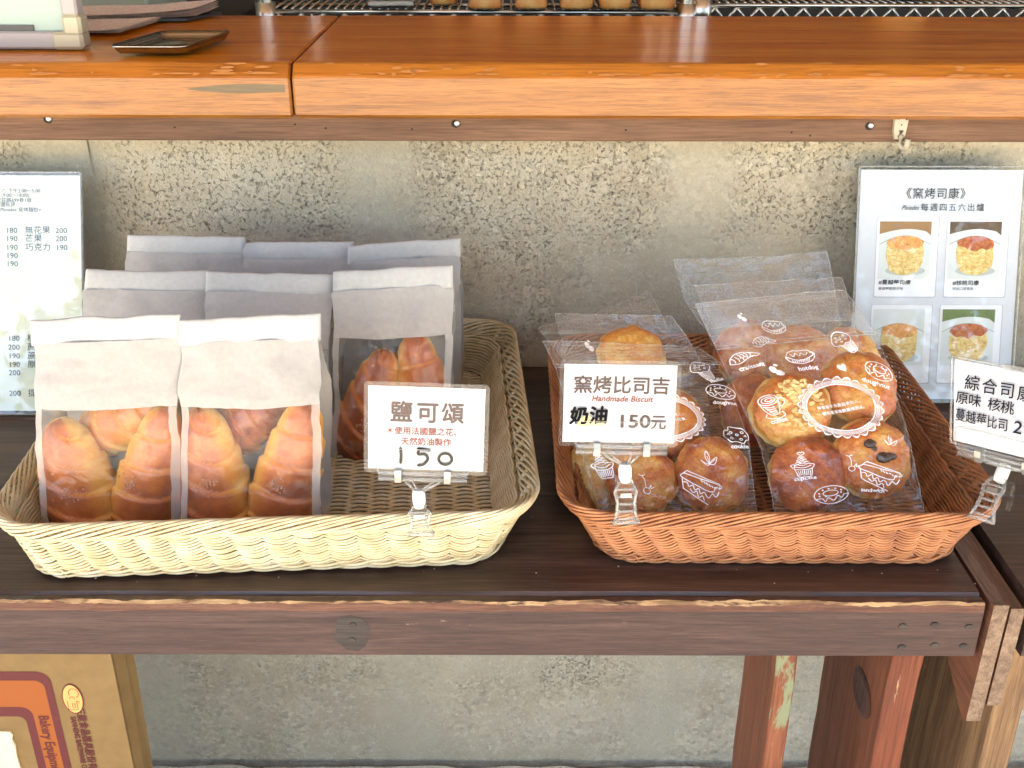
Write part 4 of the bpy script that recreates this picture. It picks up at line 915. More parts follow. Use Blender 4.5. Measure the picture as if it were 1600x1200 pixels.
def poly_ellipse(cx, cy, rx, ry, a0=0, a1=2 * pi, n=24, rot=0):
    t = np.linspace(a0, a1, n); X, Y = rx * np.cos(t), ry * np.sin(t); return np.stack([cx + X * cos(rot) - Y * sin(rot), cy + X * sin(rot) + Y * cos(rot)], 1)
E_ = poly_ellipse
def z_(*P): return smooth_line(P, 5)
DOOD = {
 'coffee': [E_(0, .42, .62, .36), E_(0, .42, .42, .22), E_(.03, .42, .22, .1), z_((-.62, .4), (-.52, -.2), (-.3, -.6), (0, -.68), (.3, -.58), (.5, -.15), (.62, .4)), z_((.58, .3), (.9, .42), (.98, .1), (.7, -.15), (.48, -.1)), z_((-.5, -.5), (-.62, -.75), (0, -.98), (.6, -.8), (.5, -.5))] + [z_((-.5 + .07 * k, .05 - .14 * k), (-.1, -.12 - .14 * k), (.2, -.1 - .14 * k)) for k in range(4)],
 'cupcake': [z_((-.55, -.3), (-.4, -.95), (0, -1.02), (.4, -.95), (.55, -.3)), z_((-.62, -.25), (-.75, 0), (-.5, .05), (-.55, -.3), (-.2, -.42), (.2, -.44), (.55, -.32), (.7, -.05), (.5, .02))] + [z_((-.52 + .1 * k, -.12 + .19 * k), (0, -.28 + .2 * k), (.52 - .1 * k, -.1 + .19 * k)) for k in range(5)] + [z_((-.55 + .1 * k, -.05 + .19 * k), (-.1, .1 + .19 * k), (.5 - .1 * k, .02 + .19 * k)) for k in range(4)] + [z_((0, .75), (-.2, .95), (-.05, 1.05), (0, .95), (.12, 1.05), (.22, .9), (0, .75))] + [np.array([(-.38 + .13 * k, -.5), (-.33 + .11 * k, -.9)]) for k in range(7)],
 'croissant': [z_((-.95, -.25), (-.8, .1), (-.4, .38), (.1, .42), (.6, .2), (.98, .05), (.7, -.05), (.5, .0), (.1, -.12), (-.3, -.3), (-.6, -.32), (-.95, -.25))] + [z_((-.75 + .27 * k, .12 + .1 * sin(k)), (-.6 + .27 * k, -.02), (-.62 + .27 * k, -.24 + .05 * k)) for k in range(5)] + [z_((-.3 + .2 * k, .36), (-.16 + .2 * k, .2), (-.2 + .2 * k, .0)) for k in range(4)],
 'hotdog': [z_((-.95, .1), (-.7, -.3), (0, -.5), (.7, -.35), (.95, .1), (.7, .3), (.85, .05), (.3, -.2), (-.3, -.2), (-.8, .05), (-.95, .1)), z_((-.9, .15), (-.6, .5), (0, .55), (.6, .5), (.85, .25)), z_((-.6, .3), (-.4, .1), (-.2, .35), (0, .1), (.2, .35), (.4, .12), (.6, .32))] + [np.array([(-.6 + .14 * k, -.18 - .04 * (k % 2)), (-.55 + .12 * k, -.4)]) for k in range(9)],
 'doughnut': [E_(0, 0, .95, .62, rot=-.2), E_(0, .1, .42, .2, rot=-.2), z_((-.92, .0), (-.6, -.1), (-.5, -.35), (-.25, -.15), (0, -.42), (.3, -.2), (.45, -.42), (.65, -.25), (.9, -.3))] + [E_(x, y, .035, .035, n=8) for x, y in ((-.6, .3), (-.3, .45), (.05, .42), (.4, .3), (.65, .1), (-.65, .12), (.55, -.08), (-.35, -.02))],
 'muffin': [z_((-.45, -.1), (-.75, .05), (-.7, .35), (-.5, .6), (-.15, .85), (.3, .85), (.6, .6), (.75, .3), (.6, 0), (.5, -.05)), z_((-.45, -.1), (-.2, -.2), (0, -.12), (.3, -.2), (.5, -.05)), z_((-.42, -.12), (-.25, -.9), (.05, -.98), (.35, -.85), (.5, -.08))] + [np.array([(-.32 + .11 * k, -.22), (-.2 + .08 * k, -.9)]) for k in range(8)] + [E_(x, y, .07, .05, n=10) for x, y in ((-.4, .3), (-.1, .12), (.3, .15), (.45, .45), (-.15, .6))] + [z_((-.3, .45), (0, .3), (.15, .55), (.3, .4))],
 'cookie': [z_((-.9, -.1), (-.75, .45), (-.45, .5), (-.35, .8), (.2, .7), (.6, .6), (.9, .2), (.85, -.3), (.6, -.4), (.4, -.65), (-.1, -.5), (-.5, -.55), (-.9, -.1))] + [E_(x, y, .1, .09, n=10) for x, y in ((-.3, .3), (.1, .1), (.5, .3), (.3, -.3), (-.35, -.2))] + [z_((-.6, .1), (-.5, .2), (-.45, .05)), z_((.55, -.05), (.7, .05), (.7, -.1))],
 'sandwich': [z_((-.85, .6), (-.95, .35), (.5, -.25), (.75, .0), (.95, -.05), (.95, .15), (-.85, .6)), np.array([(-.95, .35), (-.9, -.25), (.4, -.95)]), np.array([(-.85, .6), (-.7, .75), (1., .2), (.95, -.05)]), z_((-.9, .1), (-.7, .1), (-.6, -.1), (-.4, .0), (-.3, -.25), (-.1, -.15), (.0, -.4), (.2, -.3), (.4, -.6), (.6, -.35), (.8, -.5), (.95, -.2)), z_((-.55, -.2), (-.4, -.4), (-.2, -.3), (-.1, -.6), (.1, -.5), (.2, -.75))] + [np.array([(.0 + .14 * k, .36 - .07 * k), (.1 + .14 * k, .22 - .06 * k)]) for k in range(6)],
 'leaves': [z_((0, -.6), (-.3, .1), (-.2, .8), (.1, .2), (0, -.6)), z_((0, -.6), (-.5, -.4), (-.8, -.1), (-.3, -.7), (0, -.6)), z_((0, -.6), (.3, -.2), (.8, .1), (.5, -.6), (0, -.6)), z_((0, -.6), (-.1, .3)), z_((0, -.6), (.6, -.1))],
 'cherry': [E_(-.1, -.6, .3, .3), z_((-.1, -.3), (-.05, .4), (-.2, .9)), z_((-.5, .95), (-.2, .85), (.1, .95)), z_((.1, -.4), (.4, -.1), (.3, -.4), (.6, -.3))],
}
SOLID = {'beans': [E_(-.3, .2, .34, .42, rot=.5, n=16)[:-1], E_(.25, -.25, .44, .36, rot=-.5, n=16)[:-1], E_(.1, .7, .22, .15, rot=-.3, n=14)[:-1]],
         'heart': [z_((0, -.8), (-.55, .0), (-.5, .5), (-.2, .55), (0, .3), (.3, .5), (.5, .2), (.3, -.4), (0, -.8))[:-1]]}
class Bag:
    """a clear film bag: rows of (left photo point, right photo point, depth y) from foot to header, v = 0..1"""
    def __init__(s, rows, vs, label, name='biscuit_bag', bulge=.006, th=.05, seed=0, group=None, seal=.78, back=True, holds=None):
        s.L = np.array([at(*r[0], y=r[2]) for r in rows]); s.R = np.array([at(*r[1], y=r[3] if len(r) > 3 else r[2]) for r in rows]); s.vs = vs
        s.L[:, 2] = np.maximum(s.L[:, 2], .012); s.R[:, 2] = np.maximum(s.R[:, 2], .012)
        s.bulge, s.th, s.seed, s.seal = bulge, th, seed, seal; s.holds = holds
        c = (s.L[0] + s.R[0]) / 2; s.t = thing(name, (c[0], c[1] + .01, .008), label, 'clear bag', group)
        s.n = np.array((0, -.72, .69))
        V, F = s.grid(90, 120, 0., (0, seal)); s.front = mk('front_film', V, F, D['film'], s.t, True)
        if back: V, F = s.grid(24, 30, 1., (0, seal)); mk('back_film', V, F, D['film'], s.t, True)
        V, F = s.grid(40, 16, 0., (seal, 1.)); mk('header', V, F, D['header'], s.t, True)
        b = MB(); u = np.linspace(0, 1, 40)
        for v, r in ((seal, .0007), (seal + .012, .0004)): b.tube(s.P(np.stack([u, u * 0 + v], 1), 0.), r, 6)
        b.build('seal_ridge', D['acryl_edge'], s.t, True)
        b = MB(); v = np.linspace(.0, 1, 60)
        for uu in (0., 1.): b.tube(s.P(np.stack([v * 0 + uu, v], 1), 0.), .00045, 5)
        b.tube(s.P(np.stack([u, u * 0 + 1.], 1), 0.), .0004, 5)
        for k in range(4): b.tube(s.P(np.stack([u, u * 0 + seal + (1 - seal) * (.45 + .13 * k)], 1), .0), .00018, 4)
        b.build('film_edge', D['acryl_edge'], s.t, True)
        b = MB(); b.tube(s.P(np.concatenate([E_(.60, seal + (1 - seal) * .34, .13, .045 * (1 - seal) / .22, n=40)]), 0.), .0003, 4); b.build('hang_slot', D['acryl_edge'], s.t, True)
    def P(s, uv, d=0., lift=0.):
        uv = np.asarray(uv, float).reshape(-1, 2); u, v = uv[:, 0], np.clip(uv[:, 1], 0, 1); L = np.stack([np.interp(v, s.vs, s.L[:, k]) for k in range(3)], 1); R = np.stack([np.interp(v, s.vs, s.R[:, k]) for k in range(3)], 1)
        P = L + (R - L) * u[:, None]; w = np.sin(pi * np.clip(u, 0, 1)) ** .6 * np.sin(pi * np.clip(v / s.seal, 0, 1)) ** .6
        w = np.where(v < s.seal, w, 0)
        h = w * (s.bulge if d == 0 else -s.th * d) + (.0016 * noise3(u * 4 + s.seed, v * 5, s.seed + d) + .0016 * noise3(u * 9 + v * 7 + s.seed, v * 5 - u * 4, d + 2.) * sm(.0, .1, w) + .0020 * (1 - np.abs(noise3(u * 6 - v * 5, v * 7 + u * 3, s.seed + 3.))) ** 7 + .0012 * (1 - np.abs(noise3(u * 11 + v * 6, v * 9 - u * 5, s.seed + 6.))) ** 6) + .003 * np.sin(u * 3 + s.seed) * sm(s.seal, 1, v)
        if d == 0 and s.holds:      # the film drapes over what is in the bag
            for c, r, th, g in BISC:
                if g != s.holds: continue
                q = P + s.n * h[:, None] - c; hh = q @ s.n; rho = np.linalg.norm(q - hh[:, None] * s.n, axis=1) / (r * 1.22)
                need = th * .66 * np.clip(1 - rho ** 3.2, 0, 1) - .004 * sm(.8, 1, rho) + .0012
                h = h + np.maximum(0, need - hh) * sm(1, .82, rho)
        return P + s.n * (h + lift)[:, None]
    def grid(s, nu, nv, d, vr):
        U, V = np.meshgrid(np.linspace(0, 1, nu), np.linspace(*vr, nv), indexing='ij'); return s.P(np.stack([U.ravel(), V.ravel()], 1), d), grid_faces(nu, nv)
    def doodle(s, kind, u, v, size, word=None, rot=0., lw=.055, wp=(0, -1.35), name='printed_drawing'):
        """size: half width in metres"""
        wd = np.linalg.norm(s.R[1] - s.L[1]); hg = sum(np.linalg.norm(s.L[k + 1] - s.L[k]) for k in range(len(s.L) - 1)); c, k_ = cos(rot), sin(rot)
        su, sv = size / wd, size / hg
        def put(V): V = np.asarray(V, float); V = V @ np.array([[c, k_], [-k_, c]]); return V * (su, sv) + (u, v)
        b = MB()
        for ln in DOOD.get(kind, []):
            ln = np.asarray(ln, float)
            if len(ln) < 4: ln = np.concatenate([ln[i] + (ln[i + 1] - ln[i]) * np.linspace(0, 1, 6)[:, None] for i in range(len(ln) - 1)])
            V, F = ribbon(ln, lw); b.add(s.P(put(V), 0., .0006), F)
        for pl in SOLID.get(kind, []): b.add(s.P(put(pl), 0., .0006), [tuple(range(len(pl)))])
        b.build(name, D['white_print'], s.t)
        if word:
            V, F = text_mesh(word, .46 * .0115 / size, 0, 1.); V = V + (wp[0], wp[1] + .1); V, F, e = embolden(V, F, .011); mk('lettering', s.P(put(V), 0., .0006) + e[:, None] * s.n, F, D['white_print'], s.t)
    def lace(s, u, v, rx, ry, rot=0., text=None):
        wd = np.linalg.norm(s.R[1] - s.L[1]); hg = sum(np.linalg.norm(s.L[k + 1] - s.L[k]) for k in range(len(s.L) - 1)); c, k_ = cos(rot), sin(rot)
        put = lambda V: (np.asarray(V, float) @ np.array([[c, k_], [-k_, c]])) / (wd, hg) + (u, v)
        b = MB(); ns = 26; n = ns * 12; t = np.linspace(0, 2 * pi, n + 1); tp = lambda r: np.stack([(rx + r) * np.cos(t), (ry + r) * np.sin(t)], 1)
        def ring(r0, r1, m=0):
            V = np.concatenate([tp(r0), tp(r1)]); b.add(s.P(put(V), 0., .0006), [(i, i + 1, n + 2 + i, n + 1 + i) for i in range(n)])
        ring(0, .0011)
        for k in range(3): ring(.0016 + .0009 * k, .0021 + .0009 * k)
        sc = np.abs(np.sin(t * ns / 2)); 
        V = np.concatenate([tp(.0040), tp((.0052 + .0018 * sc)[:, None] if False else 0)]); 
        o1 = np.stack([(rx + .0046 + .0026 * sc) * np.cos(t), (ry + .0046 + .0026 * sc) * np.sin(t)], 1); o0 = np.stack([(rx + .0041 + .0020 * sc) * np.cos(t), (ry + .0041 + .0020 * sc) * np.sin(t)], 1)
        V = np.concatenate([o0, o1]); b.add(s.P(put(V), 0., .0006), [(i, i + 1, n + 2 + i, n + 1 + i) for i in range(n)])
        for k in range(ns):
            tc = (k + .5) * 2 * pi / ns
            for m in range(-2, 3):
                a = tc + m * .032; 
                for r in (.0046, .0056) if abs(m) < 2 else (.0046,):
                    V, F = ribbon(np.array([((rx + r) * cos(a), (ry + r) * sin(a)), ((rx + r + .0006) * cos(a), (ry + r + .0006) * sin(a))]), .0004); b.add(s.P(put(V), 0., .0006), F)
        b.build('lace_oval', D['white_print'], s.t)
        if text:
            for k, st in enumerate(text):
                V, F = text_mesh(st, .0031, 0, 1., spacing=1.16); V = V + (0.0012 if k else -.0004, .0012 - k * .0052); V, F, e = embolden(V, F, .00008); mk('lettering', s.P(put(V), 0., .0006) + e[:, None] * s.n, F, D['white_print'], s.t)
gb = 'clear printed bags of biscuits in the terracotta basket'
B3 = Bag([((1150, 640), (1320, 640), .93), ((1105, 520), (1312, 505), .955), ((1070, 470), (1303, 452), .97), ((1052, 405), (1291, 392), .985)], [0, .6, .8, 1], 'clear biscuit bag at the back of the right stack, its empty header standing highest', seed=3, seal=.76, group=gb, th=.03)
B2 = Bag([((1170, 700), (1350, 690), .86), ((1135, 560), (1345, 540), .885), ((1110, 500), (1330, 488), .90), ((1085, 443), (1313, 435), .925)], [0, .6, .8, 1], 'clear biscuit bag in the middle of the right stack, header just below the highest', seed=5, seal=.76, group=gb, th=.03)
B2.doodle('croissant', .3, .66, .011, None); B2.doodle('hotdog', .42, .74, .011); B2.doodle('beans', .22, .8, .005)
B1 = Bag([((1218, 835), (1447, 815), .712, .712), ((1190, 700), (1420, 682), .765), ((1120, 545), (1370, 520), .842), ((1085, 476), (1320, 451), .858, .875)], [0, .42, .84, 1], 'front clear biscuit bag in the right stack with its lace oval print and oat biscuit', seed=7, seal=.84, group=gb, bulge=.010, th=.034, holds=g1)
B1.doodle('coffee', .16, .575, .0115, 'coffee', .12); B1.doodle('cupcake', .235, .315, .0125, 'cupcake', .0); B1.doodle('croissant', .13, .785, .0125, 'croissant', .12, wp=(.1, -.95)); B1.doodle('hotdog', .47, .765, .0115, 'hotdog', .06, wp=(.15, -1.15))
B1.doodle('beans', .29, .715, .0075); B1.doodle('heart', .70, .705, .0055, rot=.3); B1.doodle('doughnut', .93, .68, .0115, 'doughnut', -.5, wp=(0, -1.2)); B1.doodle('muffin', .77, .81, .011, None, .5)
B1.doodle('sandwich', .735, .235, .0165, 'sandwich', -.15, lw=.045, wp=(-.35, -1.15)); B1.doodle('leaves', .85, .40, .0072, rot=-.2); B1.doodle('cherry', .56, .30, .0085); B1.doodle('doughnut', .38, .16, .014, rot=.3)
B1.lace(.60, .545, .0262, .0192, .12, ['帶著種子流淚出去的人，', '要抱著禾捆歡樂地回來。'])
L3 = Bag([((900, 640), (1080, 640), .92), ((880, 560), (1070, 570), .945), ((840, 512), (1040, 505), .965), ((925, 490), (1015, 452), .985)], [0, .6, .85, 1], 'clear biscuit bag at the back of the left stack, crumpled, its header bent over', seed=9, seal=.8, group=gb, th=.03)
L2 = Bag([((900, 700), (1110, 690), .85), ((885, 590), (1105, 590), .875), ((878, 534), (1085, 545), .895), ((867, 487), (1048, 495), .91)], [0, .6, .8, 1], 'clear biscuit bag in the middle of the left stack, just above the biscuit price sign', seed=11, seal=.78, group=gb, th=.03)
L2.doodle('hotdog', .42, .80, .0105); L2.doodle('beans', .20, .78, .006); L2.doodle('leaves', .72, .76, .007, rot=1.)
L1 = Bag([((950, 835), (1185, 822), .712), ((905, 700), (1170, 690), .765), ((868, 574), (1128, 569), .838), ((848, 534), (1092, 543), .856)], [0, .42, .88, 1], 'front clear biscuit bag in the left stack, behind the biscuit price sign', seed=13, seal=.88, group=gb, bulge=.009, th=.034, holds=g2)
L1.doodle('muffin', .86, .835, .0125, 'muffin', .35, wp=(.35, -1.35)); L1.doodle('doughnut', .925, .70, .0125, 'doughnut', 0., wp=(.05, -1.15)); L1.doodle('cookie', .93, .45, .0115, 'cookie', 0., wp=(.1, -1.15))
L1.doodle('leaves', .74, .335, .0085); L1.doodle('cherry', .33, .22, .0095); L1.doodle('sandwich', .66, .20, .0165, None, -.15, lw=.045); L1.doodle('cupcake', .10, .33, .0125, None, .1)
L1.lace(.54, .56, .0262, .0192, .0, ['帶著種子流淚出去的人，', '要抱著禾捆歡樂地回來。'])

# ================================================================== price signs and their clips
def sign_card(c, w, h, xdir, ydir, label, back=None):
    """c: centre of the card. returns thing, Sheet centred on the card"""
    S = Sheet(c, xdir, ydir); t = thing('price_sign', S.P((0, -h / 2))[0], label, 'price sign')
    S.slab('card', -w / 2, w / 2, -h / 2, h / 2, -.0003, .0002, D['card'], t)
    S.slab('laminate', -w / 2 - .003, w / 2 + .003, -h / 2 - .003, h / 2 + .003, -.0006, .0011, D['pouch'], t, .0035)
    return t, S
def corner_frame(TL, TR, BR, BL, y_top, y_bot, y_tr=None, y_br=None):
    a, b, c, d = at(*TL, y=y_top), at(*TR, y=y_tr or y_top), at(*BR, y=y_br or y_bot), at(*BL, y=y_bot)
    cen = (a + b + c + d) / 4; return cen, (b - a + c - d) / 2, (a - d + b - c) / 2
def clip(S, h, label, ball_px, yb, foot_px, yf, plate_w=.066, drop=0., tilt=0.):
    """acrylic sign clip: grip plate over the card's lower edge, hinge bars, web, white ball joint and a clamp on the basket rim"""
    ball = at(*ball_px, y=yb); foot = at(*foot_px, y=yf); t = thing('sign_clip', foot, label, 'sign clip', 'clear sign clips on the basket rims')
    y0 = -h / 2 - .0005
    S.slab('grip_plate', -plate_w / 2, plate_w / 2, y0 - .001, y0 + .0165, .0022, .0038, D['acryl'], t, .003)
    b = MB(); pts = rrect(-plate_w / 2, plate_w / 2, y0 - .001, y0 + .0165, .003, 4); P = S.P(pts, .0038); b.tube(P, .00045, 6, True); b.build('plate_rim', D['acryl_edge'], t, True)
    S.slab('rear_plate', -plate_w / 2, plate_w / 2, y0 - .002, y0 + .010, -.0028, -.0014, D['acryl'], t, .002)
    b = MB()
    for yy in (-.0025, -.0065): b.tube(S.P([(-plate_w / 2 + .001, y0 + yy), (0, y0 + yy), (plate_w / 2 - .001, y0 + yy)], .0015), .0019, 10)
    b.build('hinge_bar', D['acryl_edge'], t, True)
    for x in (-.0175, .0175):
        b = MB(); V = []
        for dx in (-.0024, .0024):
            for q in ((y0 + .0008, .0045), (y0 - .004, .0052), (y0 - .0085, .0040), (y0 - .0085, -.0025), (y0 + .0008, -.0025)): V.append(S.P((x + dx, q[0]), q[1])[0])
        b.add(V, [(0, 1, 2, 3, 4), (9, 8, 7, 6, 5)] + [(k, 5 + k, 5 + (k + 1) % 5, (k + 1) % 5) for k in range(5)]); b.build('spring_tab', D['spring'], t)
    # web: two slanting bars and a plate between
    q0 = S.P([(-.0125, y0 - .008), (.0125, y0 - .008)], .001); top = ball + np.array((0, 0, .0055))
    bx = S.x; a_, b_ = top - bx * .0022, top + bx * .0022
    b = MB(); b.tube([q0[0], a_], .0012, 6); b.tube([q0[1], b_], .0012, 6); b.tube([q0[0] * .8 + q0[1] * .2, a_ * .6 + b_ * .4], .0008, 6); b.tube([q0[1] * .8 + q0[0] * .2, b_ * .6 + a_ * .4], .0008, 6); b.build('web_bars', D['acryl_edge'], t, True)
    mk('web', [q0[0], a_, b_, q0[1]] + [p + S.n * -.0012 for p in (q0[0], a_, b_, q0[1])], [(0, 1, 2, 3), (7, 6, 5, 4), (0, 4, 5, 1), (2, 6, 7, 3)], D['acryl'], t)
    # ball joint sleeve
    dz = (ball - foot); dz /= np.linalg.norm(dz); b = MB(); prof = [(-.0072, .0030), (-.0068, .0040), (-.003, .0048), (.003, .0048), (.0068, .0040), (.0072, .0030)]
    b.tube([ball + dz * q[0] for q in prof], [q[1] for q in prof], 16); b.build('ball_joint', D['white_plastic'], t, True)
    # clamp: front jaw with rails and rungs running down outside the rim, rear jaw inside it
    J0 = ball - dz * .005; side = S.x - dz * np.dot(S.x, dz); side /= np.linalg.norm(side); fr = np.cross(side, dz)
    if fr[1] > 0: fr = -fr
    K = foot; mid = (J0 + K) / 2 + fr * .0025
    b = MB()
    for sg in (-1, 1):
        b.tube([J0 + side * sg * .0045 + fr * .002, J0 * .75 + K * .25 + side * sg * .0075 + fr * .004, mid + side * sg * .006 + fr * .002, J0 * .25 + K * .75 + side * sg * .0066 + fr * .004, K + side * sg * .0088 + fr * .003], .0015, 6)
    b.tube([K - side * .010 + fr * .003, K + side * .010 + fr * .003], .0019, 6); b.build('jaw_rails', D['acryl_edge'], t, True)
    b = MB()
    for k in np.linspace(.2, .9, 5): c = J0 * (1 - k) + K * k; b.tube([c - side * .0062 + fr * .0035, c + side * .0062 + fr * .0035], .0011, 6)
    b.build('rungs', D['acryl_edge'], t, True)
    b = MB(); V = [J0 + side * s * .0055 + fr * f_ for s in (-1, 1) for f_ in (.0015, .0035)] + [K + side * s * .0075 + fr * f_ for s in (-1, 1) for f_ in (.0015, .0035)]
    b.add(V, [(0, 1, 3, 2), (4, 6, 7, 5), (0, 4, 5, 1), (2, 3, 7, 6), (0, 2, 6, 4), (1, 5, 7, 3)]); b.build('front_jaw', D['acryl'], t)
    # rear jaw over the rim
    r0 = J0 - fr * .002; P = [r0 + fr * .002, r0 - fr * .010 + dz * .004, r0 - fr * .016 - dz * .006, r0 - fr * .017 - dz * .016]
    b = MB()
    for sg in (-1, 1): b.tube([p + side * sg * .0055 for p in P], .0015, 6)
    V = [p + side * sg * .0055 for p in P for sg in (-1, 1)]; b.add(V, [(2 * k, 2 * k + 1, 2 * k + 3, 2 * k + 2) for k in range(3)]); b.build('rear_jaw', D['acryl'], t)
    b = MB(); c = J0 * .68 + K * .32 + fr * .0045; b.add([c + side * a * .0038 + dz * bb * .0016 + fr * f_ for a in (-1, 1) for bb in (-1, 1) for f_ in (0, .001)], [(0, 1, 3, 2), (4, 6, 7, 5), (0, 4, 5, 1), (2, 3, 7, 6), (0, 2, 6, 4), (1, 5, 7, 3)]); b.build('spring', D['spring'], t)
D['spring'] = plain('dull_spring_steel', (.34, .33, .3), .35, Metallic=.7)
# 1: salt roll sign
cen, xd, yd = corner_frame((583, 603), (760, 608), (754, 737), (568, 731), .684, .672)
w, h = np.linalg.norm(xd), np.linalg.norm(yd); t, S = sign_card(cen, w, h, xd, yd, 'laminated white price sign for salt rolls reading 150, clipped on the cream basket')
fx = lambda q: (q - .5) * w
fy = lambda q: h / 2 - q * h
for ch, q in (('鹽', .285), ('可', .51), ('頌', .725)): S.text('lettering', ch, h * .265, fx(q), fy(.40), D['brown_ink'], t, .024)
S.text('lettering', '＊使用法國鹽之花、', h * .098, fx(.48), fy(.565), D['rust_ink'], t, .018, 1.0)
S.text('lettering', '天然奶油製作', h * .098, fx(.50), fy(.69), D['rust_ink'], t, .018)
b = MB()
for st in ([(-.0155, -.0165), (-.0150, -.0215), (-.0152, -.0275)], [(-.0035, -.0168), (-.0040, -.0205), (.0005, -.0205), (.0022, -.024), (-.0005, -.0280), (-.0040, -.0290)], [(-.004, -.0165), (.0035, -.0175)],
           list(zip(.0135 + .0042 * np.cos(np.linspace(.4, 2 * pi + .5, 14)), -.0235 + .0042 * np.sin(np.linspace(.4, 2 * pi + .5, 14))))):
    ln = smooth_line(np.array(st) * (1.1, h / .0615) + (-.001, .0018), 6); V, F = ribbon(ln, .0021); b.add(S.P(V, .0014), F)
    for e in (ln[0], ln[-1]): b.add(S.P([(e[0] + .00085 * cos(a), e[1] + .00085 * sin(a)) for a in np.linspace(0, 2 * pi, 9)[:-1]], .00142), [tuple(range(8))])
b.build('handwriting', D['black_ink'], t)
mitt = np.array([(-.0365, -.002), (-.0375, .010), (-.0395, .0155), (-.0360, .0195), (-.0325, .018), (-.0312, .012), (-.0288, .0145), (-.0272, .0125), (-.0302, .004), (-.0305, -.0022), (-.0365, -.002)]) * (1, .9) + (.001, .0035)
b = MB(); V, F = ribbon(smooth_line(mitt, 4), .00045); b.add(S.P(V, .0013), F); b.build('mitt_drawing', D['line_ink'], t)
b = MB()
for ln in ([(.0352, -.012), (.0362, -.006), (.0378, .0)], [(.0378, 0), (.0366, .004), (.0385, .009), (.0402, .005), (.0378, 0)], [(.0378, 0), (.0380, .004), (.0386, .009)]):
    V, F = ribbon(smooth_line(np.array(ln) + (-.0035, .0015), 6), .00045); b.add(S.P(V, .0013), F)
b.build('whisk_drawing', D['line_ink'], t)
b = MB()
for ln in ([(.0415, -.0075), (.0418, .008)], [(.0405, .0085), (.0432, .0085), (.0434, .0155), (.0425, .0175), (.0405, .013), (.0405, .0085)], [(.0424, -.0078), (.0427, .008)]):
    V, F = ribbon(smooth_line(np.array(ln) + (-.0035, .0015), 6), .0007); b.add(S.P(V, .0013), F)
b.build('spatula_drawing', D['line_ink'], t)
S1 = Sheet(S.P((-.0018, 0))[0], S.x, S.y)
clip(S1, h, 'clear sign clip with white joint, on the front rim of the cream basket', (655, 779), .672, (659, 832), .669, .0655)
# 2: biscuit sign
cen, xd, yd = corner_frame((880, 568), (1053, 571), (1058, 692), (881, 690), .688, .675)
w, h = np.linalg.norm(xd), np.linalg.norm(yd); t, S = sign_card(cen, w, h, xd, yd, 'laminated white price sign for handmade biscuits reading 150, clipped on the terracotta basket')
S.text('lettering', '窯烤比司吉', h * .235, fx(.515), fy(.345), D['brown_ink'], t, .02, w / h / 1.44 * 1.06)
S.text('lettering', 'Handmade Biscuit', h * .105, fx(.52), fy(.468), D['rust_ink'], t, .02, 1.0, shear=.22)
S.text('lettering', '150', h * .235, fx(.632), fy(.80), D['brown_ink'], t, .022, 1.22)
S.text('lettering', '元', h * .20, fx(.855), fy(.80), D['brown_ink'], t, .018)
S.poly('butter_drawing', [(-.0300, -.0165), (-.0270, -.0105), (-.022, -.008), (-.016, -.0115), (-.011, -.0105), (-.0095, -.0165)], D['butter'], t, .00125)
S.poly('dish_drawing', [(-.0355, -.0145), (-.031, -.013), (-.029, -.0165), (-.0095, -.0165), (-.0085, -.0148), (-.0090, -.0180), (-.033, -.0185)], D['dish'], t, .0013)
S.text('handwriting', '奶油', h * .235, fx(.225), fy(.735), D['black_ink'], t, .04, 1.02, shear=.12, h=.0016, rot=.04)
S1 = Sheet(S.P((.0025, 0))[0], S.x, S.y)
clip(S1, h, 'clear sign clip with white joint, at the front left of the terracotta basket', (977, 738), .672, (978, 813), .668, .0665)
# 3: scone sign, in an acrylic sleeve
cen, xd, yd = corner_frame((1485, 552), (1665, 590), (1660, 730), (1489, 692), .715, .703, .6495, .6467)
w, h = np.linalg.norm(xd), np.linalg.norm(yd); S = Sheet(cen, xd, yd); t = thing('price_sign', S.P((0, -h / 2))[0], 'handwritten scone sign in an acrylic sleeve, cut off by the right edge of the photo', 'price sign')
S.slab('card', -w / 2 + .002, w / 2 - .002, -h / 2 + .002, h / 2 - .002, -.0003, .0002, D['card'], t)
S.slab('sleeve', -w / 2, w / 2, -h / 2, h / 2, -.0014, .0018, D['acryl'], t, .002)
b = MB(); b.tube(S.P(rrect(-w / 2, w / 2, -h / 2, h / 2, .002, 3), .0006), .0010, 6, True); b.build('sleeve_edge', D['acryl_edge'], t, True)
S.slab('thumb_tab', -.0015, .014, h / 2 - .002, h / 2 + .002, .0008, .002, D['acryl_edge'], t, .001)
D['blueblack'] = plain('dark_marker_ink', (.010, .012, .022), .9, Specular_IOR_Level=.15)
fx = lambda q: (q - .5) * w
fy = lambda q: h / 2 - q * h
for k, ch in enumerate('綜合司康'): S.text('handwriting', ch, h * .185, fx(.13 + .158 * k), fy(.32), D['blueblack'], t, .009, .92, 'LEFT', .0022, shear=.12, rot=.05)
for k, ch in enumerate('原味核桃'): S.text('handwriting', ch, h * .155, fx(.05 + .118 * k + (.06 if k > 1 else 0)), fy(.50), D['blueblack'], t, .011, .95, 'LEFT', .0022, shear=.12, rot=.06)
for k, ch in enumerate('蔓越莓比司'): S.text('handwriting', ch, h * .155, fx(.05 + .098 * k), fy(.70), D['blueblack'], t, .009, .75, 'LEFT', .0022, shear=.1, rot=.05)
S.text('handwriting', '200', h * .2, fx(.575), fy(.70), D['blueblack'], t, .012, 1., 'LEFT', .0022, 1.2, shear=.15)
clip(S, h, 'clear sign clip with white joint, at the right corner of the terracotta basket', (1566, 738), .694, (1536, 812), .672, .070)

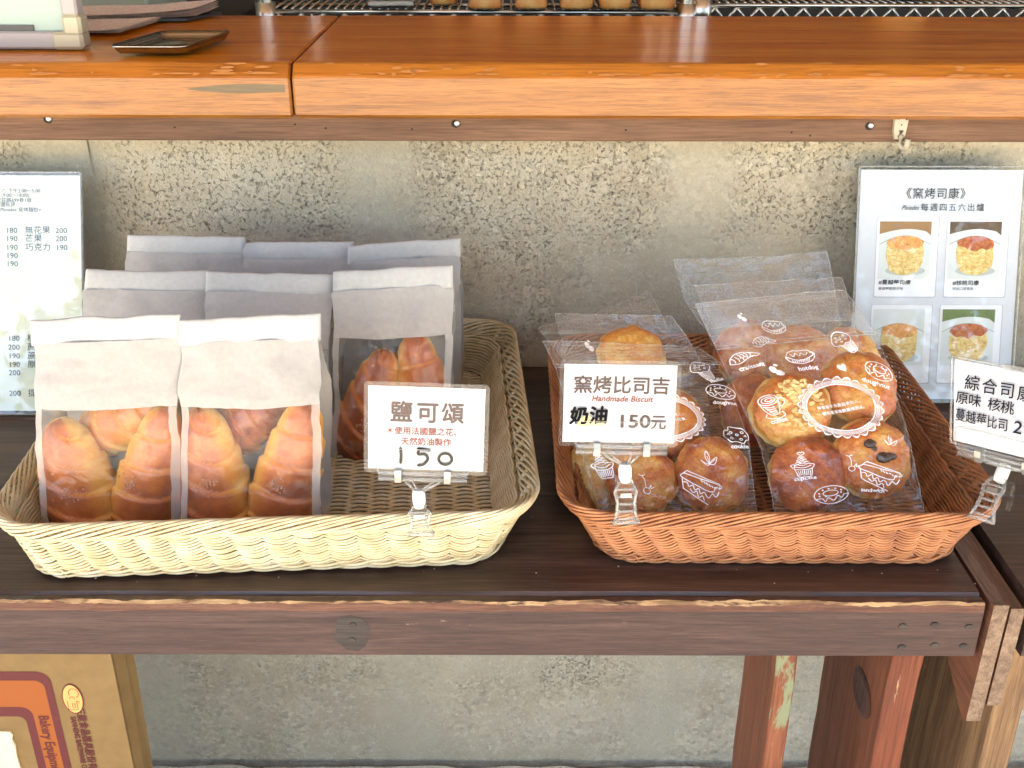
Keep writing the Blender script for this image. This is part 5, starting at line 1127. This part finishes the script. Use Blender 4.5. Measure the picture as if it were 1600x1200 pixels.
# ================================================================== acrylic menu stands
def menu(TL, y_top, y_bot, pxb, w, h_, label, frame, right=False, px_r=None):
    top = at(*TL, y=y_top); zb = .004; bot = np.array((top[0], y_bot, zb)); yd = top - bot; h = np.linalg.norm(yd)
    S = Sheet(bot if not right else bot - (w, 0, 0), (1, 0, 0), yd); t = thing('menu_stand', S.P((w / 2, 0))[0] + (0, .01, -.003), label, 'menu')
    S.slab('menu_sheet', .002, w - .002, .003, h - .003, -.0004, .0002, frame, t)
    S.slab('back_pane', 0, w, 0, h, -.0034, -.0010, D['acryl'], t, .0015)
    S.slab('front_pane', 0, w, 0, h, .0016, .0030, D['pane'], t, .0015)
    b = MB(); b.tube(S.P(rrect(0, w, 0, h, .0015, 2), .0020), .0011, 6, True); b.build('pane_edge', D['acryl_edge'], t, True)
    b = MB(); p = S.P([(0, 0), (w, 0)], -.003); b.add(np.concatenate([p, p + (0, .045, .0)]), [(0, 1, 3, 2)]); b.build('foot_plate', D['acryl'], t)
    return t, S, w, h
D['menu_blue'] = paper('pale_blue_menu_print', lin((206, 212, 222)), .05, .6, .005)
def green_print():
    m = M('pale_green_menu_print'); c = m.ramp(m.noise(9, (1, 1, 1.4), 4), [(.35, lin((196, 206, 178))), (.5, lin((214, 218, 198))), (.65, lin((190, 204, 206)))]); m.set(Base_Color=c, Roughness=.6); return m.m
D['menu_green'] = green_print()
t, S, w, h = menu((1342, 259), 1.050, .978, 1335, .1625, 0, 'acrylic menu stand with four scone pictures leaning on the wall at the right', D['menu_blue'])
u = w / 259.      # metres per photo pixel across the sheet
def mx(px): return (px - 1341) * u
def my(py): return h - (py - 258) * h / 372.
D['menu_card'] = plain('menu_photo_mount', lin((226, 230, 238)), .6)
D['plate_w'] = plain('printed_plate_white', lin((206, 214, 216)), .6); D['bgA'] = plain('printed_backdrop_brown', lin((150, 116, 76)), .6); D['bgB'] = plain('printed_backdrop_dark', lin((92, 74, 58)), .6); D['bgC'] = plain('printed_backdrop_green', lin((96, 116, 66)), .6)
def pic_mat(name, a, b_, c):
    m = M(name); n = m.noise(260, det=7, rough=.7, rnd=9); m.set(Base_Color=m.ramp(n, [(.34, a), (.5, b_), (.66, c)]), Roughness=.6); return m.m
D['scone_side'] = pic_mat('printed_scone_side', lin((176, 140, 70)), lin((216, 190, 120)), lin((236, 220, 164)))
D['scone_top'] = pic_mat('printed_scone_top', lin((140, 68, 34)), lin((170, 88, 46)), lin((200, 130, 72)))
D['scone_top2'] = pic_mat('printed_scone_pale_top', lin((190, 122, 58)), lin((214, 152, 84)), lin((236, 190, 120)))
D['mint_leaf'] = plain('printed_leaf_green', lin((106, 130, 60)), .6)
D['plate_line'] = plain('printed_plate_rim', lin((120, 128, 124)), .6)
D['plate_tone'] = plain('printed_plate_grey', lin((176, 184, 184)), .6)
D['shade_line'] = plain('mount_edge_grey', lin((168, 172, 184)), .6)
for (x0, x1, y0, y1, bgm, topm, blob) in ((1373, 1469, 336, 461, 'bgA', 'scone_top2', 1), (1483, 1579, 336, 461, 'bgB', 'scone_top', 0), (1370, 1466, 474, 599, 'plate_w', 'scone_top2', 1), (1479, 1577, 474, 599, 'bgC', 'scone_top', 0)):
    X0, X1, Y0, Y1 = mx(x0), mx(x1), my(y1), my(y0)
    fr_ = S.poly('photo_mount', rrect(X0 - .0004, X1 + .0008, Y0 - .0008, Y1 + .0002, .002), D['shade_line'], t, .0004)
    LOC[fr_.name] = LOC[t.name]
    S.poly('photo_mount', rrect(X0, X1, Y0, Y1, .002), D['menu_card'], t, .0006)
    a, b2, c, d = X0 + 4 * u, X1 - 11 * u, Y0 + .225 * (Y1 - Y0), Y1 - .055 * (Y1 - Y0); W_ = b2 - a; H_ = d - c
    pic = S.poly('photo_print', [(a, c), (b2, c), (b2, d), (a, d)], D['plate_w'], t, .0008); 
    S.poly('photo_backdrop', [(a, d - H_ * .22)] + [(a + W_ * q, d - H_ * (.22 - .09 * sin(pi * q * .9) + .0 * q)) for q in np.linspace(.1, .9, 9)] + [(b2, d - H_ * .24), (b2, d), (a, d)], D[bgm], pic, .0010)
    bb = MB(); V, F = ribbon([(a + W_ * q, d - H_ * (.40 - .15 * sin(pi * q))) for q in np.linspace(.01, .99, 14)], .0005); bb.add(S.P(V, .00105), F); bb.build('plate_rim', D['plate_line'], pic)
    cx_, cz_ = a + W_ * .51, c + H_ * .40; rx, ry = W_ * .36, H_ * .33
    ts = np.linspace(0, 2 * pi, 61)[:-1]; jag = lambda q: 1 + .05 * noise3(cos(q) * 3 + x0, sin(q) * 3, y0 * 1.) + .025 * noise3(cos(q) * 9 + x0, sin(q) * 9, y0 * 1.)
    S.poly('cast_tone', [(cx_ + rx * 1.08 * cos(q) + W_ * .02, cz_ - ry * .78 + ry * .26 * sin(q)) for q in ts[::3]], D['plate_tone'], pic, .0010)
    side = [(cx_ + rx * (1 - .10 * max(0, -sin(q))) * np.sign(cos(q)) * abs(cos(q)) ** .66 * jag(q), cz_ + ry * np.sign(sin(q)) * abs(sin(q)) ** .78 * jag(q)) for q in ts]
    S.poly('scone_side', side, D['scone_side'], pic, .0012)
    S.poly('scone_top', [(cx_ + rx * .98 * cos(q) * jag(q), cz_ + ry * .66 + ry * (.40 if sin(q) > 0 else .30) * sin(q) * jag(q + 1) - (ry * .10 * (noise3(cos(q) * 3, x0, 3.) + .3) if sin(q) < 0 else 0)) for q in ts], D[topm], pic, .0014)
    bb = MB()
    for k in range(5):
        zz = cz_ - ry * (.05 + .2 * k) + ry * .25; V, F = ribbon(smooth_line([(cx_ - rx * .9, zz), (cx_ - rx * .4, zz - ry * random.uniform(-.06, .1)), (cx_ + rx * .1, zz - ry * .12), (cx_ + rx * .85, zz + ry * random.uniform(-.08, .06))], 4), .0004 * (1.6 if k == 1 else .8)); bb.add(S.P(V, .0013), F)
    bb.build('scone_crack', D['scone_top2'], pic)
    if blob:
        bb = MB()
        for k in range(4):
            q = random.uniform(0, 6.28); X, Y = cx_ + rx * .6 * cos(q), cz_ + ry * .6 * sin(q); bb.add(S.P([(X + .0009 * cos(z) * random.uniform(.5, 1.3), Y + .0007 * sin(z)) for z in ts[::6]], .0016), [tuple(range(7))])
        bb.build('leaf_fleck', D['mint_leaf'], pic)
S.text('lettering', '《窯烤司康》', .0112, mx(1462), my(306), D['grey_ink'], t, .004, 1., h=.0010, spacing=1.08)
S.text('lettering', 'Pleiades', .0066, mx(1409), my(325), D['grey_ink'], t, .0, .8, 'LEFT', .0010, 1., shear=.35)
S.text('lettering', '每週四五六出爐', .0080, mx(1439), my(325.5), D['grey_ink'], t, .002, 1., 'LEFT', .0010, 1.28)
S.text('lettering', '#蔓越莓司康', .0052, mx(1379), my(441), D['grey_ink'], t, .018, 1.1, 'LEFT', .0010)
S.text('lettering', '蔓越莓酸甜甘味', .0032, mx(1379), my(450), D['grey_ink'], t, .0, 1.1, 'LEFT', .0010)
S.text('lettering', '#核桃司康', .0052, mx(1496), my(442), D['grey_ink'], t, .018, 1.1, 'LEFT', .0010)
S.text('lettering', '核桃口感香氣', .0032, mx(1496), my(450), D['grey_ink'], t, .0, 1.1, 'LEFT', .0010)
# left menu
t, S, w, h = menu((127, 271), 1.040, .948, 0, .1625, 0, 'acrylic price list stand with green print, cut off by the left edge of the photo', D['menu_green'], True)
u2 = w / 262.
def mx(px): return w - (125.5 - px) * u2
def my(py): return h - (py - 270) * h / 385.
for s_, x, y, sz in (('五、六 下午2:00～5:00', 61, 302, .0056), ('046 (9:00～18:00)', 44, 309, .0056), ('西區老莊路699巷1號', 47, 317, .0056), ('臉書私訊', 22, 324, .0056), ('工坊 <Pleiades 窯烤麵包>', 62, 332, .0056)):
    S.text('lettering', s_, sz * .88, mx(x), my(y), D['grey_ink'], t, .002, 1.0, 'RIGHT', .0010)
def row(y, p1, nm, p2):
    if p1: S.text('lettering', p1, .0074, mx(5), my(y), D['grey_ink'], t, .0, 1.05, 'LEFT', .0010)
    if nm: S.text('lettering', nm, .0080, mx(35), my(y), D['grey_ink'], t, .0, 1.05, 'LEFT', .0010)
    if p2: S.text('lettering', p2, .0074, mx(83), my(y), D['grey_ink'], t, .0, 1.05, 'LEFT', .0010)
for r_ in ((366, '180', '無花果', '200'), (379, '190', '芒果', '200'), (393, '190', '巧克力', '190'), (406, '190', '', ''), (419, '190', '', ''), (538, '180', '核桃', ''), (552, '200', '蔗糖', ''), (566, '190', '蔗糖核桃', ''), (580, '190', '原味', ''), (593, '200', '', ''), (626, '200', '提拉', '')): row(*r_)

# ================================================================== carton under the bench
ct = thing('cardboard_box', (-.5, .745, -.62), 'tall kraft carton with orange and dark red bakery print standing under the bench', 'carton')
X1 = at(190, 1100, y=.72)[0]; X0 = X1 - .36; zt = -.075
b = MB(); b.box(X0, X1 - .0006,   .722, .745, -.62, zt - .002, .0008); b.build('carton_body', D['kraft'], ct)
S = Sheet((X1, .7205, 0), (1, 0, 0), (0, 0, 1)); S.slab('front_face', X0 - X1 + .0003, 0, -.6195, zt, -.0015, .0012, D['kraft'], ct)
# loose side flap sticking out
V = [(X1 - .001, .724, zt), (X1 + .004, .738, zt - .01), (X1 + .007, .748, zt - .035), (X1 + .004, .748, -.30), (X1 + .003, .748, -.62), (X1 - .001, .724, -.62)]
V += [(x - .0025, y + .0005, z) for x, y, z in V]; mk('side_flap', V, [(0, 1, 2, 3, 4, 5), (11, 10, 9, 8, 7, 6)] + [(k, 6 + k, 6 + (k + 1) % 6, (k + 1) % 6) for k in range(6)], D['kraft'], ct)
def band(name, x1, x0, z1, z0, r1, r0, mat, hh):
    """L-shaped rounded band, outer corner (x1,z1), inner (x0,z0)"""
    def arc(x, z, r): return [(x - r + r * cos(a), z - r + r * sin(a)) for a in np.linspace(0, pi / 2, 10)]
    o_ = [(x1, -.55)] + arc(x1, z1, r1) + [(X0 - X1 + .01, z1)]; i_ = [(x0, -.55)] + arc(x0, z0, r0) + [(X0 - X1 + .01, z0)]
    n = len(o_); return mk(name, S.P(o_ + i_, hh), [(k, k + 1, n + k + 1, n + k) for k in range(n - 1)], mat, ct)
g = lambda px, py: at(px, py, y=.719)
xo, xi, xq, xw = [g(a, 1130)[0] - X1 for a in (96, 84, 56, 43)]; zo, zi, zq, zw = [g(40, a)[2] for a in (1051, 1065, 1106, 1121)]
band('red_band', xo, xi, zo, zi, .012, .008, D['box_red'], .0016); band('orange_band', xi, xq, zi, zq, .008, .010, D['box_orange'], .0016); band('red_band', xq, xw, zq, zw, .010, .007, D['box_red'], .0016)
def vtext(st, size, px, py, mat, bold=.02, sx_=1.):
    p = g(px, py); V, F = text_mesh(st, size, 0, sx_, 'LEFT'); V = V @ np.array([[0, -1.], [1., 0]]); V = V + (p[0] - X1, p[2]); V, F, e = embolden(V, F, bold * size); return mk('lettering', S.P(V, .0019 + e), F, mat, ct)
vtext('Bakery Equipment', .0125, 61, 1119, D['box_red'], .022, .78)
vtext('三能食品器具股份有限公司', .0088, 120, 1107, D['box_red'], .024, .9)
vtext('SANNENG BAKEWARE CORPORATION', .0066, 111, 1121, D['box_red'], .03, .8)
p = g(115, 1093); lx, lz = p[0] - X1, p[2]
lg = S.poly('logo_badge', E_(lx, lz, .0090, .0165, n=30)[:-1], D['box_red'], ct, .0018); S.poly('logo_field', E_(lx, lz, .0080, .0152, n=30)[:-1], plain('pale_orange_ink', lin((222, 150, 88)), .7), lg, .0021)
b = MB()
for ln in (E_(lx + .0018, lz + .0065, .0042, .0050, -1.2, 3.6, 14), [(lx - .0050, lz - .002), (lx - .0050, lz - .0115), (lx + .0030, lz - .0115), (lx + .0030, lz - .002)], [(lx + .0030, lz - .002), (lx + .0055, lz - .003)], [(lx - .001, lz - .004), (lx - .001, lz - .009), (lx + .001, lz - .009), (lx + .001, lz - .004)], [(lx - .003, lz + .001), (lx, lz + .003), (lx + .002, lz)]):
    V, F = ribbon(np.array(ln), .0005); b.add(S.P(V, .0024), F)
b.build('logo_lines', D['box_red'], lg)
V = g(18, 1143); rr_ = [(X0 - X1 + .01, V[2]), (V[0] - X1 - .001, V[2]), (V[0] - X1 + .0015, V[2] - .004), (V[0] - X1 - .0005, V[2] - .009), (V[0] - X1 + .001, V[2] - .016), (V[0] - X1, V[2] - .03), (V[0] - X1 + .001, V[2] - .06), (X0 - X1 + .01, V[2] - .06)]
mk('torn_label', np.concatenate([S.P(rr_, .0012), S.P(rr_, .0032)]), [tuple(range(7, -1, -1)), tuple(range(8, 16))] + [(k, (k + 1) % 8, 8 + (k + 1) % 8, 8 + k) for k in range(8)], D['box_label'], ct)
